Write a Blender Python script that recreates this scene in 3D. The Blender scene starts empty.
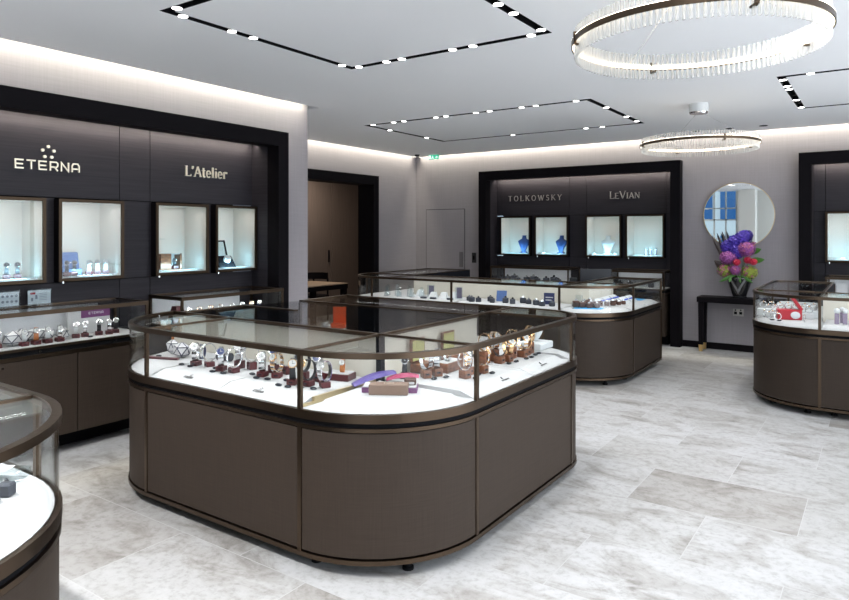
import bpy, bmesh, math, random
from mathutils import Matrix, Vector
random.seed(7)
sc = bpy.context.scene
COL = sc.collection
PI = math.pi

# ------------------------------------------------------------------ materials
def mat(name, base, rough=0.5, metal=0.0, spec=0.5, build=None, emit=None, estr=0.0, coat=0.0):
    m = bpy.data.materials.new(name); m.use_nodes = True
    nt = m.node_tree; b = nt.nodes['Principled BSDF']
    b.inputs['Base Color'].default_value = (*base, 1)
    b.inputs['Roughness'].default_value = rough
    b.inputs['Metallic'].default_value = metal
    b.inputs['Specular IOR Level'].default_value = spec
    b.inputs['Coat Weight'].default_value = coat
    if emit:
        b.inputs['Emission Color'].default_value = (*emit, 1)
        b.inputs['Emission Strength'].default_value = estr
    if build: build(nt, b)
    return m

def N(nt, t, **kw):
    n = nt.nodes.new(t)
    for k, v in kw.items():
        if hasattr(n, k): setattr(n, k, v)
        else: n.inputs[k.replace('_', ' ')].default_value = v
    return n

def ramp(nt, fac, stops):
    r = nt.nodes.new('ShaderNodeValToRGB')
    el = r.color_ramp.elements
    while len(el) < len(stops): el.new(0.5)
    for e, (p, c) in zip(el, stops): e.position = p; e.color = (*c, 1)
    nt.links.new(fac, r.inputs[0]); return r

def weave(base, var, scale=(1, 1, 1), bump=0.0):
    """woven cloth: two crossed stretched noises"""
    def f(nt, b):
        tc = N(nt, 'ShaderNodeTexCoord')
        outs = []
        for sx in ((220, 220, 6), (6, 6, 260)):
            mp = N(nt, 'ShaderNodeMapping'); mp.inputs['Scale'].default_value = (sx[0]*scale[0], sx[1]*scale[1], sx[2]*scale[2])
            nt.links.new(tc.outputs['Object'], mp.inputs[0])
            no = N(nt, 'ShaderNodeTexNoise'); no.inputs['Scale'].default_value = 1.0; no.inputs['Detail'].default_value = 2
            nt.links.new(mp.outputs[0], no.inputs[0]); outs.append(no.outputs[0])
        ad = N(nt, 'ShaderNodeMath', operation='ADD'); nt.links.new(outs[0], ad.inputs[0]); nt.links.new(outs[1], ad.inputs[1])
        hf = N(nt, 'ShaderNodeMath', operation='MULTIPLY'); hf.inputs[1].default_value = 0.5; nt.links.new(ad.outputs[0], hf.inputs[0])
        r = ramp(nt, hf.outputs[0], [(0.3, tuple(x*(1-var) for x in base)), (0.7, tuple(x*(1+var) for x in base))])
        nt.links.new(r.outputs[0], b.inputs['Base Color'])
        if bump:
            bp = N(nt, 'ShaderNodeBump'); bp.inputs['Strength'].default_value = bump; bp.inputs['Distance'].default_value = 0.001
            nt.links.new(hf.outputs[0], bp.inputs['Height']); nt.links.new(bp.outputs[0], b.inputs['Normal'])
    return f

def grain(base, var, axis_scale):
    def f(nt, b):
        tc = N(nt, 'ShaderNodeTexCoord'); mp = N(nt, 'ShaderNodeMapping'); mp.inputs['Scale'].default_value = axis_scale
        nt.links.new(tc.outputs['Object'], mp.inputs[0])
        no = N(nt, 'ShaderNodeTexNoise'); no.inputs['Scale'].default_value = 1.0; no.inputs['Detail'].default_value = 4
        nt.links.new(mp.outputs[0], no.inputs[0])
        r = ramp(nt, no.outputs[0], [(0.3, tuple(x*(1-var) for x in base)), (0.72, tuple(x*(1+var) for x in base))])
        nt.links.new(r.outputs[0], b.inputs['Base Color'])
    return f

def marble(nt, b):
    tc = N(nt, 'ShaderNodeTexCoord')
    mp = N(nt, 'ShaderNodeMapping'); mp.inputs['Location'].default_value = (0.37, 0.21, 0)
    nt.links.new(tc.outputs['Object'], mp.inputs[0])
    br = N(nt, 'ShaderNodeTexBrick', offset=0.5)
    br.inputs['Scale'].default_value = 1.0; br.inputs['Mortar Size'].default_value = 0.0022
    br.inputs['Brick Width'].default_value = 0.9; br.inputs['Row Height'].default_value = 0.6
    br.inputs['Mortar Smooth'].default_value = 0.2
    br.inputs['Color1'].default_value = (0, 0, 0, 1); br.inputs['Color2'].default_value = (1, 1, 1, 1); br.inputs['Mortar'].default_value = (0.8, 0.8, 0.8, 1)
    nt.links.new(mp.outputs[0], br.inputs[0])
    # veined clouding, shifted slab by slab
    ad = N(nt, 'ShaderNodeVectorMath', operation='MULTIPLY_ADD'); ad.inputs[1].default_value = (7, 3, 5)
    nt.links.new(br.outputs['Color'], ad.inputs[0]); nt.links.new(tc.outputs['Object'], ad.inputs[2])
    n1 = N(nt, 'ShaderNodeTexNoise'); n1.inputs['Scale'].default_value = 3.4; n1.inputs['Detail'].default_value = 9; n1.inputs['Roughness'].default_value = 0.66; n1.inputs['Distortion'].default_value = 0.9
    mp2 = N(nt, 'ShaderNodeMapping'); mp2.inputs['Scale'].default_value = (0.75, 1.35, 1); mp2.inputs['Rotation'].default_value = (0, 0, 0.35)
    nt.links.new(ad.outputs[0], mp2.inputs[0]); nt.links.new(mp2.outputs[0], n1.inputs[0])
    n2 = N(nt, 'ShaderNodeTexNoise'); n2.inputs['Scale'].default_value = 26; n2.inputs['Detail'].default_value = 6; n2.inputs['Roughness'].default_value = 0.7
    nt.links.new(ad.outputs[0], n2.inputs[0])
    c = ramp(nt, n1.outputs[0], [(0.30, (0.25, 0.238, 0.222)), (0.42, (0.365, 0.356, 0.344)), (0.52, (0.445, 0.443, 0.440)), (0.75, (0.485, 0.486, 0.489))])
    c2 = ramp(nt, n2.outputs[0], [(0.34, (0.70, 0.69, 0.67)), (0.50, (0.95, 0.95, 0.95)), (0.62, (1, 1, 1))])
    mx = N(nt, 'ShaderNodeMix', data_type='RGBA', blend_type='MULTIPLY'); mx.inputs[0].default_value = 0.8
    nt.links.new(c.outputs[0], mx.inputs[6]); nt.links.new(c2.outputs[0], mx.inputs[7])
    tone = ramp(nt, br.outputs['Color'], [(0.0, (0.74, 0.715, 0.685)), (0.35, (0.92, 0.915, 0.905)), (1.0, (1.02, 1.02, 1.025))])
    mx2 = N(nt, 'ShaderNodeMix', data_type='RGBA', blend_type='MULTIPLY'); mx2.inputs[0].default_value = 1.0
    nt.links.new(mx.outputs[2], mx2.inputs[6]); nt.links.new(tone.outputs[0], mx2.inputs[7])
    mx3 = N(nt, 'ShaderNodeMix', data_type='RGBA'); mx3.inputs[7].default_value = (0.44, 0.436, 0.43, 1)
    nt.links.new(br.outputs['Fac'], mx3.inputs[0]); nt.links.new(mx2.outputs[2], mx3.inputs[6])
    nt.links.new(mx3.outputs[2], b.inputs['Base Color'])

def glass_mat(name, tint=(0.975, 0.985, 0.982), refl=1.0):
    m = bpy.data.materials.new(name); m.use_nodes = True; nt = m.node_tree; nt.nodes.clear()
    out = N(nt, 'ShaderNodeOutputMaterial'); mix = N(nt, 'ShaderNodeMixShader')
    tr = N(nt, 'ShaderNodeBsdfTransparent'); tr.inputs[0].default_value = (*tint, 1)
    gl = N(nt, 'ShaderNodeBsdfGlossy'); gl.inputs['Roughness'].default_value = 0.01
    dot = N(nt, 'ShaderNodeLayerWeight'); dot.inputs['Blend'].default_value = 0.5
    pw = N(nt, 'ShaderNodeMath', operation='POWER'); pw.inputs[1].default_value = 3.6
    nt.links.new(dot.outputs['Facing'], pw.inputs[0])
    ml = N(nt, 'ShaderNodeMath', operation='MULTIPLY_ADD'); ml.inputs[1].default_value = 0.55*refl; ml.inputs[2].default_value = 0.022*refl
    nt.links.new(pw.outputs[0], ml.inputs[0]); nt.links.new(ml.outputs[0], mix.inputs[0])
    nt.links.new(tr.outputs[0], mix.inputs[1]); nt.links.new(gl.outputs[0], mix.inputs[2]); nt.links.new(mix.outputs[0], out.inputs[0])
    return m

def rod_mat():
    """cut acrylic rod: clear, with frosted flutes that catch the strip light"""
    m = glass_mat('crystal rod', (0.95, 0.95, 0.94), 2.0); nt = m.node_tree
    out = nt.nodes['Material Output']; src = out.inputs[0].links[0].from_socket
    di = N(nt, 'ShaderNodeBsdfDiffuse'); di.inputs[0].default_value = (.92, .91, .88, 1)
    tl = N(nt, 'ShaderNodeBsdfTranslucent'); tl.inputs[0].default_value = (.92, .91, .88, 1)
    a = N(nt, 'ShaderNodeMixShader'); a.inputs[0].default_value = .5; nt.links.new(di.outputs[0], a.inputs[1]); nt.links.new(tl.outputs[0], a.inputs[2])
    b = N(nt, 'ShaderNodeMixShader'); b.inputs[0].default_value = .36; nt.links.new(src, b.inputs[1]); nt.links.new(a.outputs[0], b.inputs[2])
    nt.links.new(b.outputs[0], out.inputs[0]); return m

def noise_rough(lo, hi, scale):
    def f(nt, b):
        tc = N(nt, 'ShaderNodeTexCoord'); no = N(nt, 'ShaderNodeTexNoise'); no.inputs['Scale'].default_value = scale
        nt.links.new(tc.outputs['Object'], no.inputs[0])
        mr = N(nt, 'ShaderNodeMapRange'); mr.inputs['To Min'].default_value = lo; mr.inputs['To Max'].default_value = hi
        nt.links.new(no.outputs[0], mr.inputs[0]); nt.links.new(mr.outputs[0], b.inputs['Roughness'])
    return f

M = {}
M['floor'] = mat('pale marble slabs', (0.6, 0.6, 0.6), 0.38, build=marble, spec=0.35)
M['ceiling'] = mat('matt white ceiling', (0.88, 0.89, 0.91), 0.9)
M['wall'] = mat('grey woven wallcovering', (0.30, 0.28, 0.29), 0.85, build=weave((0.285, 0.263, 0.278), 0.07, (0.5, 0.5, 0.5)))
M['wood'] = mat('charcoal stained veneer', (0.05, 0.047, 0.055), 0.55, spec=0.22, build=grain((0.024, 0.0215, 0.0265), 0.22, (2.5, 2.5, 90)))
M['black'] = mat('black stained timber', (0.0065, 0.0055, 0.0068), 0.6, spec=0.05)
M['darkbronze'] = mat('dark patinated bronze', (0.050, 0.034, 0.022), 0.42, 0.9)
M['bronze'] = mat('brushed bronze', (0.088, 0.062, 0.043), 0.34, 1.0, build=noise_rough(0.28, 0.42, 60))
M['linen'] = mat('taupe woven panel', (0.13, 0.105, 0.09), 0.6, spec=0.22, build=weave((0.034, 0.0235, 0.0170), 0.20))
M['gapblack'] = mat('black shadow gap', (0.005, 0.005, 0.006), 0.7, spec=0.1)
M['white'] = mat('white display board', (0.48, 0.48, 0.485), 0.6)
M['cream'] = mat('cream rear panel', (0.70, 0.66, 0.57), 0.6)
M['staff'] = mat('navy black staff panel', (0.008, 0.009, 0.013), 0.6, spec=0.15)
M['glass'] = glass_mat('clear glass')
M['acrylic'] = glass_mat('clear acrylic', (0.90, 0.94, 0.95), 1.6)
M['padtrim'] = mat('gilt pad edge', (0.62, 0.50, 0.30), 0.35, 0.8)
M['burgundy'] = mat('burgundy leather', (0.075, 0.011, 0.014), 0.4)
M['brownleather'] = mat('brown burl wood', (0.16, 0.058, 0.026), 0.35, build=grain((0.17, 0.062, 0.028), 0.6, (20, 20, 55)))
M['steel'] = mat('polished steel', (0.74, 0.74, 0.75), 0.16, 1.0, build=noise_rough(0.1, 0.25, 90))
M['gold'] = mat('polished rose gold', (0.86, 0.56, 0.30), 0.16, 1.0)
M['blackstrap'] = mat('black leather strap', (0.02, 0.02, 0.024), 0.5)
M['bluestrap'] = mat('navy leather strap', (0.02, 0.03, 0.10), 0.5)
M['tan'] = mat('tan leather strap', (0.50, 0.17, 0.05), 0.5)
M['dialwhite'] = mat('white dial', (0.44, 0.44, 0.435), 0.35)
M['dialblue'] = mat('navy dial', (0.015, 0.03, 0.12), 0.3)
M['dialblack'] = mat('black dial', (0.015, 0.015, 0.018), 0.3)
M['tag'] = mat('black gloss tag', (0.02, 0.024, 0.032), 0.25)
M['letter'] = mat('champagne metal lettering', (0.80, 0.72, 0.58), 0.35, 0.6)
M['silverletter'] = mat('pewter metal lettering', (0.52, 0.49, 0.46), 0.35, 0.6)
M['print'] = mat('dark grey print', (0.05, 0.045, 0.045), 0.6)
M['ledwarm'] = mat('warm strip diffuser', (0.9, 0.8, 0.6), 0.5, emit=(1.0, 0.86, 0.66), estr=5.0)
M['ledfill'] = mat('added ceiling fill strip', (0.9, 0.8, 0.6), 0.5, emit=(1.0, 0.9, 0.76), estr=6.0)
M['disc'] = mat('lit downlight lens', (0.9, 0.9, 0.9), 0.4, emit=(1.0, 0.985, 0.96), estr=7.0)
M['rod'] = rod_mat()
M['mirror'] = mat('silvered mirror', (0.88, 0.90, 0.90), 0.01, 1.0)
M['exit'] = mat('exit sign green', (0.0, 0.25, 0.12), 0.4, emit=(0.03, 0.55, 0.33), estr=.55)
M['exitw'] = mat('exit sign white', (0.9, 0.9, 0.9), 0.4, emit=(0.8, 1.0, 0.95), estr=.9)
M['vase'] = mat('black glazed vase', (0.012, 0.012, 0.014), 0.12, coat=0.5)
M['vasegrey'] = mat('smoky grey glaze', (0.16, 0.16, 0.165), 0.2)
M['violet'] = mat('violet blue petals', (0.075, 0.035, 0.42), 0.6)
M['mauve'] = mat('mauve petals', (0.30, 0.075, 0.30), 0.6)
M['red'] = mat('crimson petals', (0.50, 0.012, 0.05), 0.55)
M['greenpetal'] = mat('lime petals', (0.30, 0.36, 0.05), 0.6)
M['pinkpetal'] = mat('dusky pink petals', (0.38, 0.10, 0.20), 0.6)
M['leaf'] = mat('glossy leaf', (0.05, 0.17, 0.02), 0.45)
M['darkleaf'] = mat('dark bronze leaf', (0.045, 0.03, 0.028), 0.4)
M['socket'] = mat('brushed steel plate', (0.42, 0.40, 0.38), 0.4, 0.7)
M['navybust'] = mat('navy velvet', (0.012, 0.05, 0.19), 0.6)
M['whitebust'] = mat('white leatherette', (0.60, 0.62, 0.63), 0.5)
M['purple'] = mat('purple satin', (0.075, 0.048, 0.23), 0.45)
M['magenta'] = mat('magenta satin', (0.30, 0.012, 0.075), 0.45)
M['giftbox'] = mat('taupe gift box card', (0.17, 0.105, 0.075), 0.5)
M['orange'] = mat('orange leather', (0.75, 0.09, 0.02), 0.5)
M['stone'] = mat('white prop stone', (0.58, 0.58, 0.59), 0.5)
M['stoneline'] = mat('ink blue seam', (0.03, 0.035, 0.07), 0.5)
M['plum'] = mat('plum card', (0.14, 0.035, 0.13), 0.5)
M['charcoal'] = mat('charcoal suede block', (0.04, 0.045, 0.06), 0.7)
M['darkbrown'] = mat('chocolate suede block', (0.075, 0.032, 0.022), 0.65)
M['cyan'] = mat('turquoise cloth', (0.0, 0.32, 0.72), 0.6)
M['bluecrystal'] = mat('blue enamel', (0.05, 0.10, 0.50), 0.35)
M['lilac'] = mat('lilac grey block', (0.24, 0.19, 0.27), 0.6)
M['redbox'] = mat('red lacquer box', (0.40, 0.008, 0.02), 0.35)
M['card'] = mat('white printed card', (0.60, 0.605, 0.63), 0.55)
M['cardpic'] = mat('grey card print', (0.22, 0.22, 0.26), 0.6)
M['bluebox'] = mat('slate blue presentation box', (0.06, 0.12, 0.30), 0.45)
M['yellowsatin'] = mat('pale green satin lining', (0.50, 0.50, 0.20), 0.5)
M['roomwood'] = mat('brown veneer wall', (0.10, 0.080, 0.070), 0.5, build=grain((0.105, 0.083, 0.072), 0.15, (60, 60, 2)))
M['chrome'] = mat('polished chrome', (0.8, 0.8, 0.8), 0.12, 1.0)
M['windowblue'] = mat('blue glazed facade', (0.02, 0.12, 0.30), 0.3)
M['whitepaint'] = mat('white painted plaster', (0.72, 0.72, 0.68), 0.7)
M['screenblack'] = mat('black plastic', (0.012, 0.013, 0.018), 0.4)
M['brass'] = mat('brass ferrule', (0.72, 0.50, 0.22), 0.3, 1.0)
M['switch'] = mat('black switch plate', (0.02, 0.02, 0.022), 0.4)
M['sconce'] = mat('grey steel plate', (0.16, 0.15, 0.155), 0.45, 0.3)
M['vitwhite'] = mat('ivory vitrine lining', (0.66, 0.62, 0.57), 0.7)
M['tabletop'] = mat('pale oak table top', (0.26, 0.19, 0.13), 0.5)

# ------------------------------------------------------------------ geometry helpers
class MB:
    def __init__(s): s.bm = bmesh.new(); s.mats = []; s.cur = 0
    def m(s, material):
        if material not in s.mats: s.mats.append(material)
        s.cur = s.mats.index(material); return s
    def face(s, vs):
        try:
            f = s.bm.faces.new(vs); f.material_index = s.cur; return f
        except ValueError: return None
    def v(s, *p): return s.bm.verts.new(p)
    def box(s, x0, x1, y0, y1, z0, z1, bev=0.0, M4=None):
        x0, x1 = sorted((x0, x1)); y0, y1 = sorted((y0, y1)); z0, z1 = sorted((z0, z1))
        if bev > 0:
            b = min(bev, (x1-x0)*.45, (y1-y0)*.45, (z1-z0)*.45)
            pl = [(x0+b, y0), (x1-b, y0), (x1, y0+b), (x1, y1-b), (x1-b, y1), (x0+b, y1), (x0, y1-b), (x0, y0+b)]
            ins = [(x0+b, y0+b), (x1-b, y0+b), (x1-b, y0+b), (x1-b, y1-b), (x1-b, y1-b), (x0+b, y1-b), (x0+b, y1-b), (x0+b, y0+b)]
            rings = []
            mid = lambda a, c: [(p[0]*.5+q[0]*.5, p[1]*.5+q[1]*.5) for p, q in zip(a, c)]
            q = [(x0+b, y0+b), (x1-b, y0+b), (x1-b, y1-b), (x0+b, y1-b)]
            l0 = [s.v(px, py, z0+b) for px, py in pl]; l1 = [s.v(px, py, z1-b) for px, py in pl]
            t = [s.v(px, py, z1) for px, py in q]; d = [s.v(px, py, z0) for px, py in q]
            n = 8
            for i in range(n): s.face([l0[i], l0[(i+1) % n], l1[(i+1) % n], l1[i]])
            for k in range(4):
                a, bb = 2*k, 2*k+1
                s.face([l1[a], l1[bb], t[(k+1) % 4], t[k]]); s.face([l0[bb], l0[a], d[k], d[(k+1) % 4]])
                c = (2*k+2) % 8
                s.face([l1[bb], l1[c], t[(k+1) % 4]]); s.face([l0[c], l0[bb], d[(k+1) % 4]])
            s.face(t); s.face(d[::-1])
            vs = l0+l1+t+d
        else:
            vs = [s.v(x, y, z) for z in (z0, z1) for x, y in ((x0, y0), (x1, y0), (x1, y1), (x0, y1))]
            for f in ((3, 2, 1, 0), (4, 5, 6, 7), (0, 1, 5, 4), (1, 2, 6, 5), (2, 3, 7, 6), (3, 0, 4, 7)): s.face([vs[i] for i in f])
        if M4 is not None:
            for w in vs: w.co = M4 @ w.co
        return s
    def loft(s, A, B, za, zb):
        """two closed 2-D outlines at two heights"""
        a = [s.v(x, y, za) for x, y in A]; b = [s.v(x, y, zb) for x, y in B]; n = len(a)
        for i in range(n): s.face([a[i], a[(i+1) % n], b[(i+1) % n], b[i]])
        s.face(a[::-1]); s.face(b); return s
    def prism(s, poly, z0, z1): return s.loft(poly, poly, z0, z1)
    def lathe(s, prof, c=(0, 0, 0), seg=24, M4=None, cap=True):
        rings = []
        for r, z in prof:
            ring = []
            for i in range(seg):
                a = 2*PI*i/seg; p = Vector((c[0]+r*math.cos(a), c[1]+r*math.sin(a), c[2]+z))
                if M4 is not None: p = M4 @ p
                ring.append(s.v(*p))
            rings.append(ring)
        for a, b in zip(rings, rings[1:]):
            for i in range(seg): s.face([a[i], a[(i+1) % seg], b[(i+1) % seg], b[i]])
        if cap: s.face(rings[0][::-1]); s.face(rings[-1])
        return s
    def cyl(s, p0, p1, r, seg=16, r1=None):
        p0 = Vector(p0); p1 = Vector(p1); d = p1-p0
        q = d.to_track_quat('Z', 'Y').to_matrix().to_4x4(); q.translation = p0
        return s.lathe([(r, 0), (r if r1 is None else r1, d.length)], seg=seg, M4=q)
    def ell(s, c, rx, ry, rz, M4=None, seg=14, rings=8):
        R = []
        for j in range(rings+1):
            t = -PI/2 + PI*j/rings
            if j in (0, rings):
                p = Vector((c[0], c[1], c[2]+rz*math.sin(t))); p = M4 @ p if M4 is not None else p; R.append([s.v(*p)]); continue
            ring = []
            for i in range(seg):
                a = 2*PI*i/seg; p = Vector((c[0]+rx*math.cos(t)*math.cos(a), c[1]+ry*math.cos(t)*math.sin(a), c[2]+rz*math.sin(t)))
                if M4 is not None: p = M4 @ p
                ring.append(s.v(*p))
            R.append(ring)
        for a, b in zip(R, R[1:]):
            for i in range(seg):
                if len(a) == 1: s.face([a[0], b[(i+1) % seg], b[i]][::-1])
                elif len(b) == 1: s.face([a[i], a[(i+1) % seg], b[0]])
                else: s.face([a[i], a[(i+1) % seg], b[(i+1) % seg], b[i]])
        return s
    def tube(s, pts, r, seg=8):
        for a, b in zip(pts, pts[1:]): s.cyl(a, b, r, seg)
        return s
    def strip(s, pts, nrm, o0, o1, z0, z1, closed=False):
        """a rectangular section o0..o1 (sideways) x z0..z1 swept along a 2-D path"""
        R = []
        for (x, y), (nx, ny) in zip(pts, nrm):
            R.append([s.v(x+nx*o, y+ny*o, z) for o, z in ((o0, z0), (o1, z0), (o1, z1), (o0, z1))])
        pairs = list(zip(R, R[1:])) + ([(R[-1], R[0])] if closed else [])
        for a, b in pairs:
            for k in range(4): s.face([a[k], a[(k+1) % 4], b[(k+1) % 4], b[k]])
        if not closed: s.face(R[0][::-1]); s.face(R[-1])
        return s
    def xf(s, M4):
        for w in s.bm.verts: w.co = M4 @ w.co
        return s

WM = {}
def wm(o): return WM.get(o.name, Matrix()) if o else Matrix()

def part(name, mb, material=None, parent=None, smooth=False, local=False):
    if material is not None and not mb.mats: mb.mats = [material]
    bm = mb.bm
    bmesh.ops.recalc_face_normals(bm, faces=bm.faces[:])
    if not local and parent is not None: bm.transform(wm(parent).inverted())
    me = bpy.data.meshes.new(name); bm.to_mesh(me); bm.free()
    for m_ in mb.mats: me.materials.append(m_)
    if smooth:
        me.polygons.foreach_set('use_smooth', [True]*len(me.polygons))
        me.set_sharp_from_angle(angle=math.radians(38))
    o = bpy.data.objects.new(name, me); COL.objects.link(o)
    if parent is not None: o.parent = parent; WM[o.name] = wm(parent)
    return o

def tag(o, label=None, cat=None, group=None, kind=None):
    if label: o['label'] = label
    if cat: o['category'] = cat
    if group: o['group'] = group
    if kind: o['kind'] = kind
    return o

def thing(name, label, cat, loc=(0, 0, 0), rz=0.0, group=None):
    o = bpy.data.objects.new(name, None); COL.objects.link(o)
    o.location = loc; o.rotation_euler = (0, 0, rz); o.empty_display_size = 0.1
    WM[o.name] = Matrix.Translation(loc) @ Matrix.Rotation(rz, 4, 'Z')
    return tag(o, label, cat, group)

def solo(name, mb, material, label, cat, group=None, smooth=False, loc=None, rz=0):
    """a thing that is one mesh; with loc its mesh is given in local coordinates"""
    o = part(name, mb, material, None, smooth)
    if loc: o.location = loc; o.rotation_euler = (0, 0, rz)
    return tag(o, label, cat, group)

def struct(name, mb, material, smooth=False): return tag(part(name, mb, material, None, smooth), kind='structure')

USED = set()
def dup(root, loc, rz=0.0, label=None, group=None, scale=1.0):
    """the first use moves the thing itself, later ones copy it with its parts and their sub-parts"""
    if root.name not in USED:
        USED.add(root.name); r = root
    else:
        r = root.copy(); COL.objects.link(r)
        for ch in list(root.children):
            c = ch.copy(); COL.objects.link(c); c.parent = r
            for g in list(ch.children):
                d = g.copy(); COL.objects.link(d); d.parent = c
    r.location = loc; r.rotation_euler = (0, 0, rz); r.scale = (scale,)*3
    if label: r['label'] = label
    if group: r['group'] = group
    return r

def arc(cx, cy, r, a0, a1, n=10): return [(cx+r*math.cos(math.radians(a0+(a1-a0)*i/n)), cy+r*math.sin(math.radians(a0+(a1-a0)*i/n))) for i in range(n+1)]

def normals(path):
    """outward (right-hand) mitred normals along an open 2-D path"""
    out = []
    for i, p in enumerate(path):
        ds = []
        if i > 0: ds.append((p[0]-path[i-1][0], p[1]-path[i-1][1]))
        if i < len(path)-1: ds.append((path[i+1][0]-p[0], path[i+1][1]-p[1]))
        ns = []
        for dx, dy in ds:
            l = math.hypot(dx, dy); ns.append((dy/l, -dx/l))
        if len(ns) == 1: out.append(ns[0])
        else:
            sx, sy = ns[0][0]+ns[1][0], ns[0][1]+ns[1][1]; d = max(0.35, 1+ns[0][0]*ns[1][0]+ns[0][1]*ns[1][1])
            out.append((sx/d, sy/d))
    return out

def off(pts, nrm, d): return [(p[0]+n[0]*d, p[1]+n[1]*d) for p, n in zip(pts, nrm)]

# ------------------------------------------------------------------ lettering made of strokes
def bez(*pts): return list(pts)
def ellp(cx, cy, rx, ry, a0=0, a1=360, n=20): return [(cx+rx*math.cos(math.radians(a0+(a1-a0)*i/n)), cy+ry*math.sin(math.radians(a0+(a1-a0)*i/n))) for i in range(n+1)]
GL = {  # glyph: (width, [strokes]); a stroke is (points, heavy, serif ends)
 'E': (.62, [([(.08, 0), (.08, 1)], 1, 3), ([(.02, .97), (.58, .97)], 0, 0), ([(.08, .52), (.48, .52)], 0, 0), ([(.02, .03), (.60, .03)], 0, 0)]),
 'T': (.72, [([(.36, 0), (.36, 1)], 1, 1), ([(.02, .97), (.70, .97)], 0, 0)]),
 'R': (.70, [([(.08, 0), (.08, 1)], 1, 3), ([(.08, .97), (.36, .97)]+ellp(.36, .75, .24, .22, 90, -90, 8)+[(.08, .53)], 0, 0), ([(.30, .53), (.66, 0)], 1, 1)]),
 'N': (.80, [([(.10, 0), (.10, 1)], 0, 3), ([(.10, 1), (.70, 0)], 1, 0), ([(.70, 0), (.70, 1)], 0, 2)]),
 'A': (.78, [([(.06, 0), (.39, 1)], 0, 1), ([(.39, 1), (.72, 0)], 1, 2), ([(.18, .34), (.60, .34)], 0, 0)]),
 'O': (.84, [(ellp(.42, .5, .36, .48), 2, 0)]),
 'L': (.60, [([(.10, 0), (.10, 1)], 1, 3), ([(.04, .03), (.56, .03), (.58, .2)], 0, 0)]),
 'K': (.74, [([(.10, 0), (.10, 1)], 1, 3), ([(.12, .42), (.62, 1)], 0, 2), ([(.28, .58), (.70, 0)], 1, 2)]),
 'W': (1.10, [([(.04, 1), (.32, 0)], 1, 1), ([(.32, 0), (.55, .95)], 0, 0), ([(.55, .95), (.80, 0)], 1, 0), ([(.80, 0), (1.06, 1)], 0, 2)]),
 'S': (.56, [(ellp(.28, .74, .20, .23, 20, 270, 12)+ellp(.28, .26, .22, .25, 90, -160, 12), 2, 0)]),
 'Y': (.74, [([(.05, 1), (.36, .48)], 1, 1), ([(.69, 1), (.36, .48)], 0, 1), ([(.36, .48), (.36, 0)], 1, 2)]),
 'V': (.78, [([(.05, 1), (.40, 0)], 1, 1), ([(.40, 0), (.73, 1)], 0, 2)]),
 'I': (.28, [([(.14, 0), (.14, 1)], 1, 3)]),
 "'": (.22, [([(.12, 1.02), (.13, .88), (.06, .74)], 1, 0)]),
 't': (.42, [([(.18, .92), (.18, .12), (.26, .02), (.38, .08)], 1, 0), ([(.02, .66), (.38, .66)], 0, 0)]),
 'e': (.56, [(ellp(.28, .34, .22, .33, 0, 320, 16), 2, 0), ([(.08, .36), (.50, .36)], 0, 0)]),
 'l': (.30, [([(.15, 0), (.15, 1.04)], 1, 1)]),
 'i': (.30, [([(.15, 0), (.15, .68)], 1, 1), ([(.15, .84), (.15, .98)], 1, 0)]),
 'r': (.46, [([(.14, 0), (.14, .68)], 1, 1), ([(.14, .5), (.26, .64), (.42, .62), (.42, .52)], 1, 0)]),
 ' ': (.4, []),
}
GL2 = {  # wide sans capitals
 'E': (1.0, [([(.95, .93), (.07, .93), (.07, .07), (.95, .07)], 1, 0), ([(.07, .5), (.88, .5)], 1, 0)]),
 'T': (1.0, [([(.02, .93), (.98, .93)], 1, 0), ([(.5, .93), (.5, 0)], 1, 0)]),
 'R': (1.0, [([(.07, 0), (.07, .93), (.78, .93), (.93, .80), (.93, .52), (.80, .40), (.07, .40)], 1, 0), ([(.55, .40), (.95, 0)], 1, 0)]),
 'N': (1.0, [([(.07, 0), (.07, .96), (.93, .04), (.93, 1)], 1, 0)]),
 'A': (1.0, [([(.07, 0), (.07, .70), (.24, .93), (.76, .93), (.93, .70), (.93, 0)], 1, 0), ([(.07, .36), (.93, .36)], 1, 0)]),
}
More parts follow.
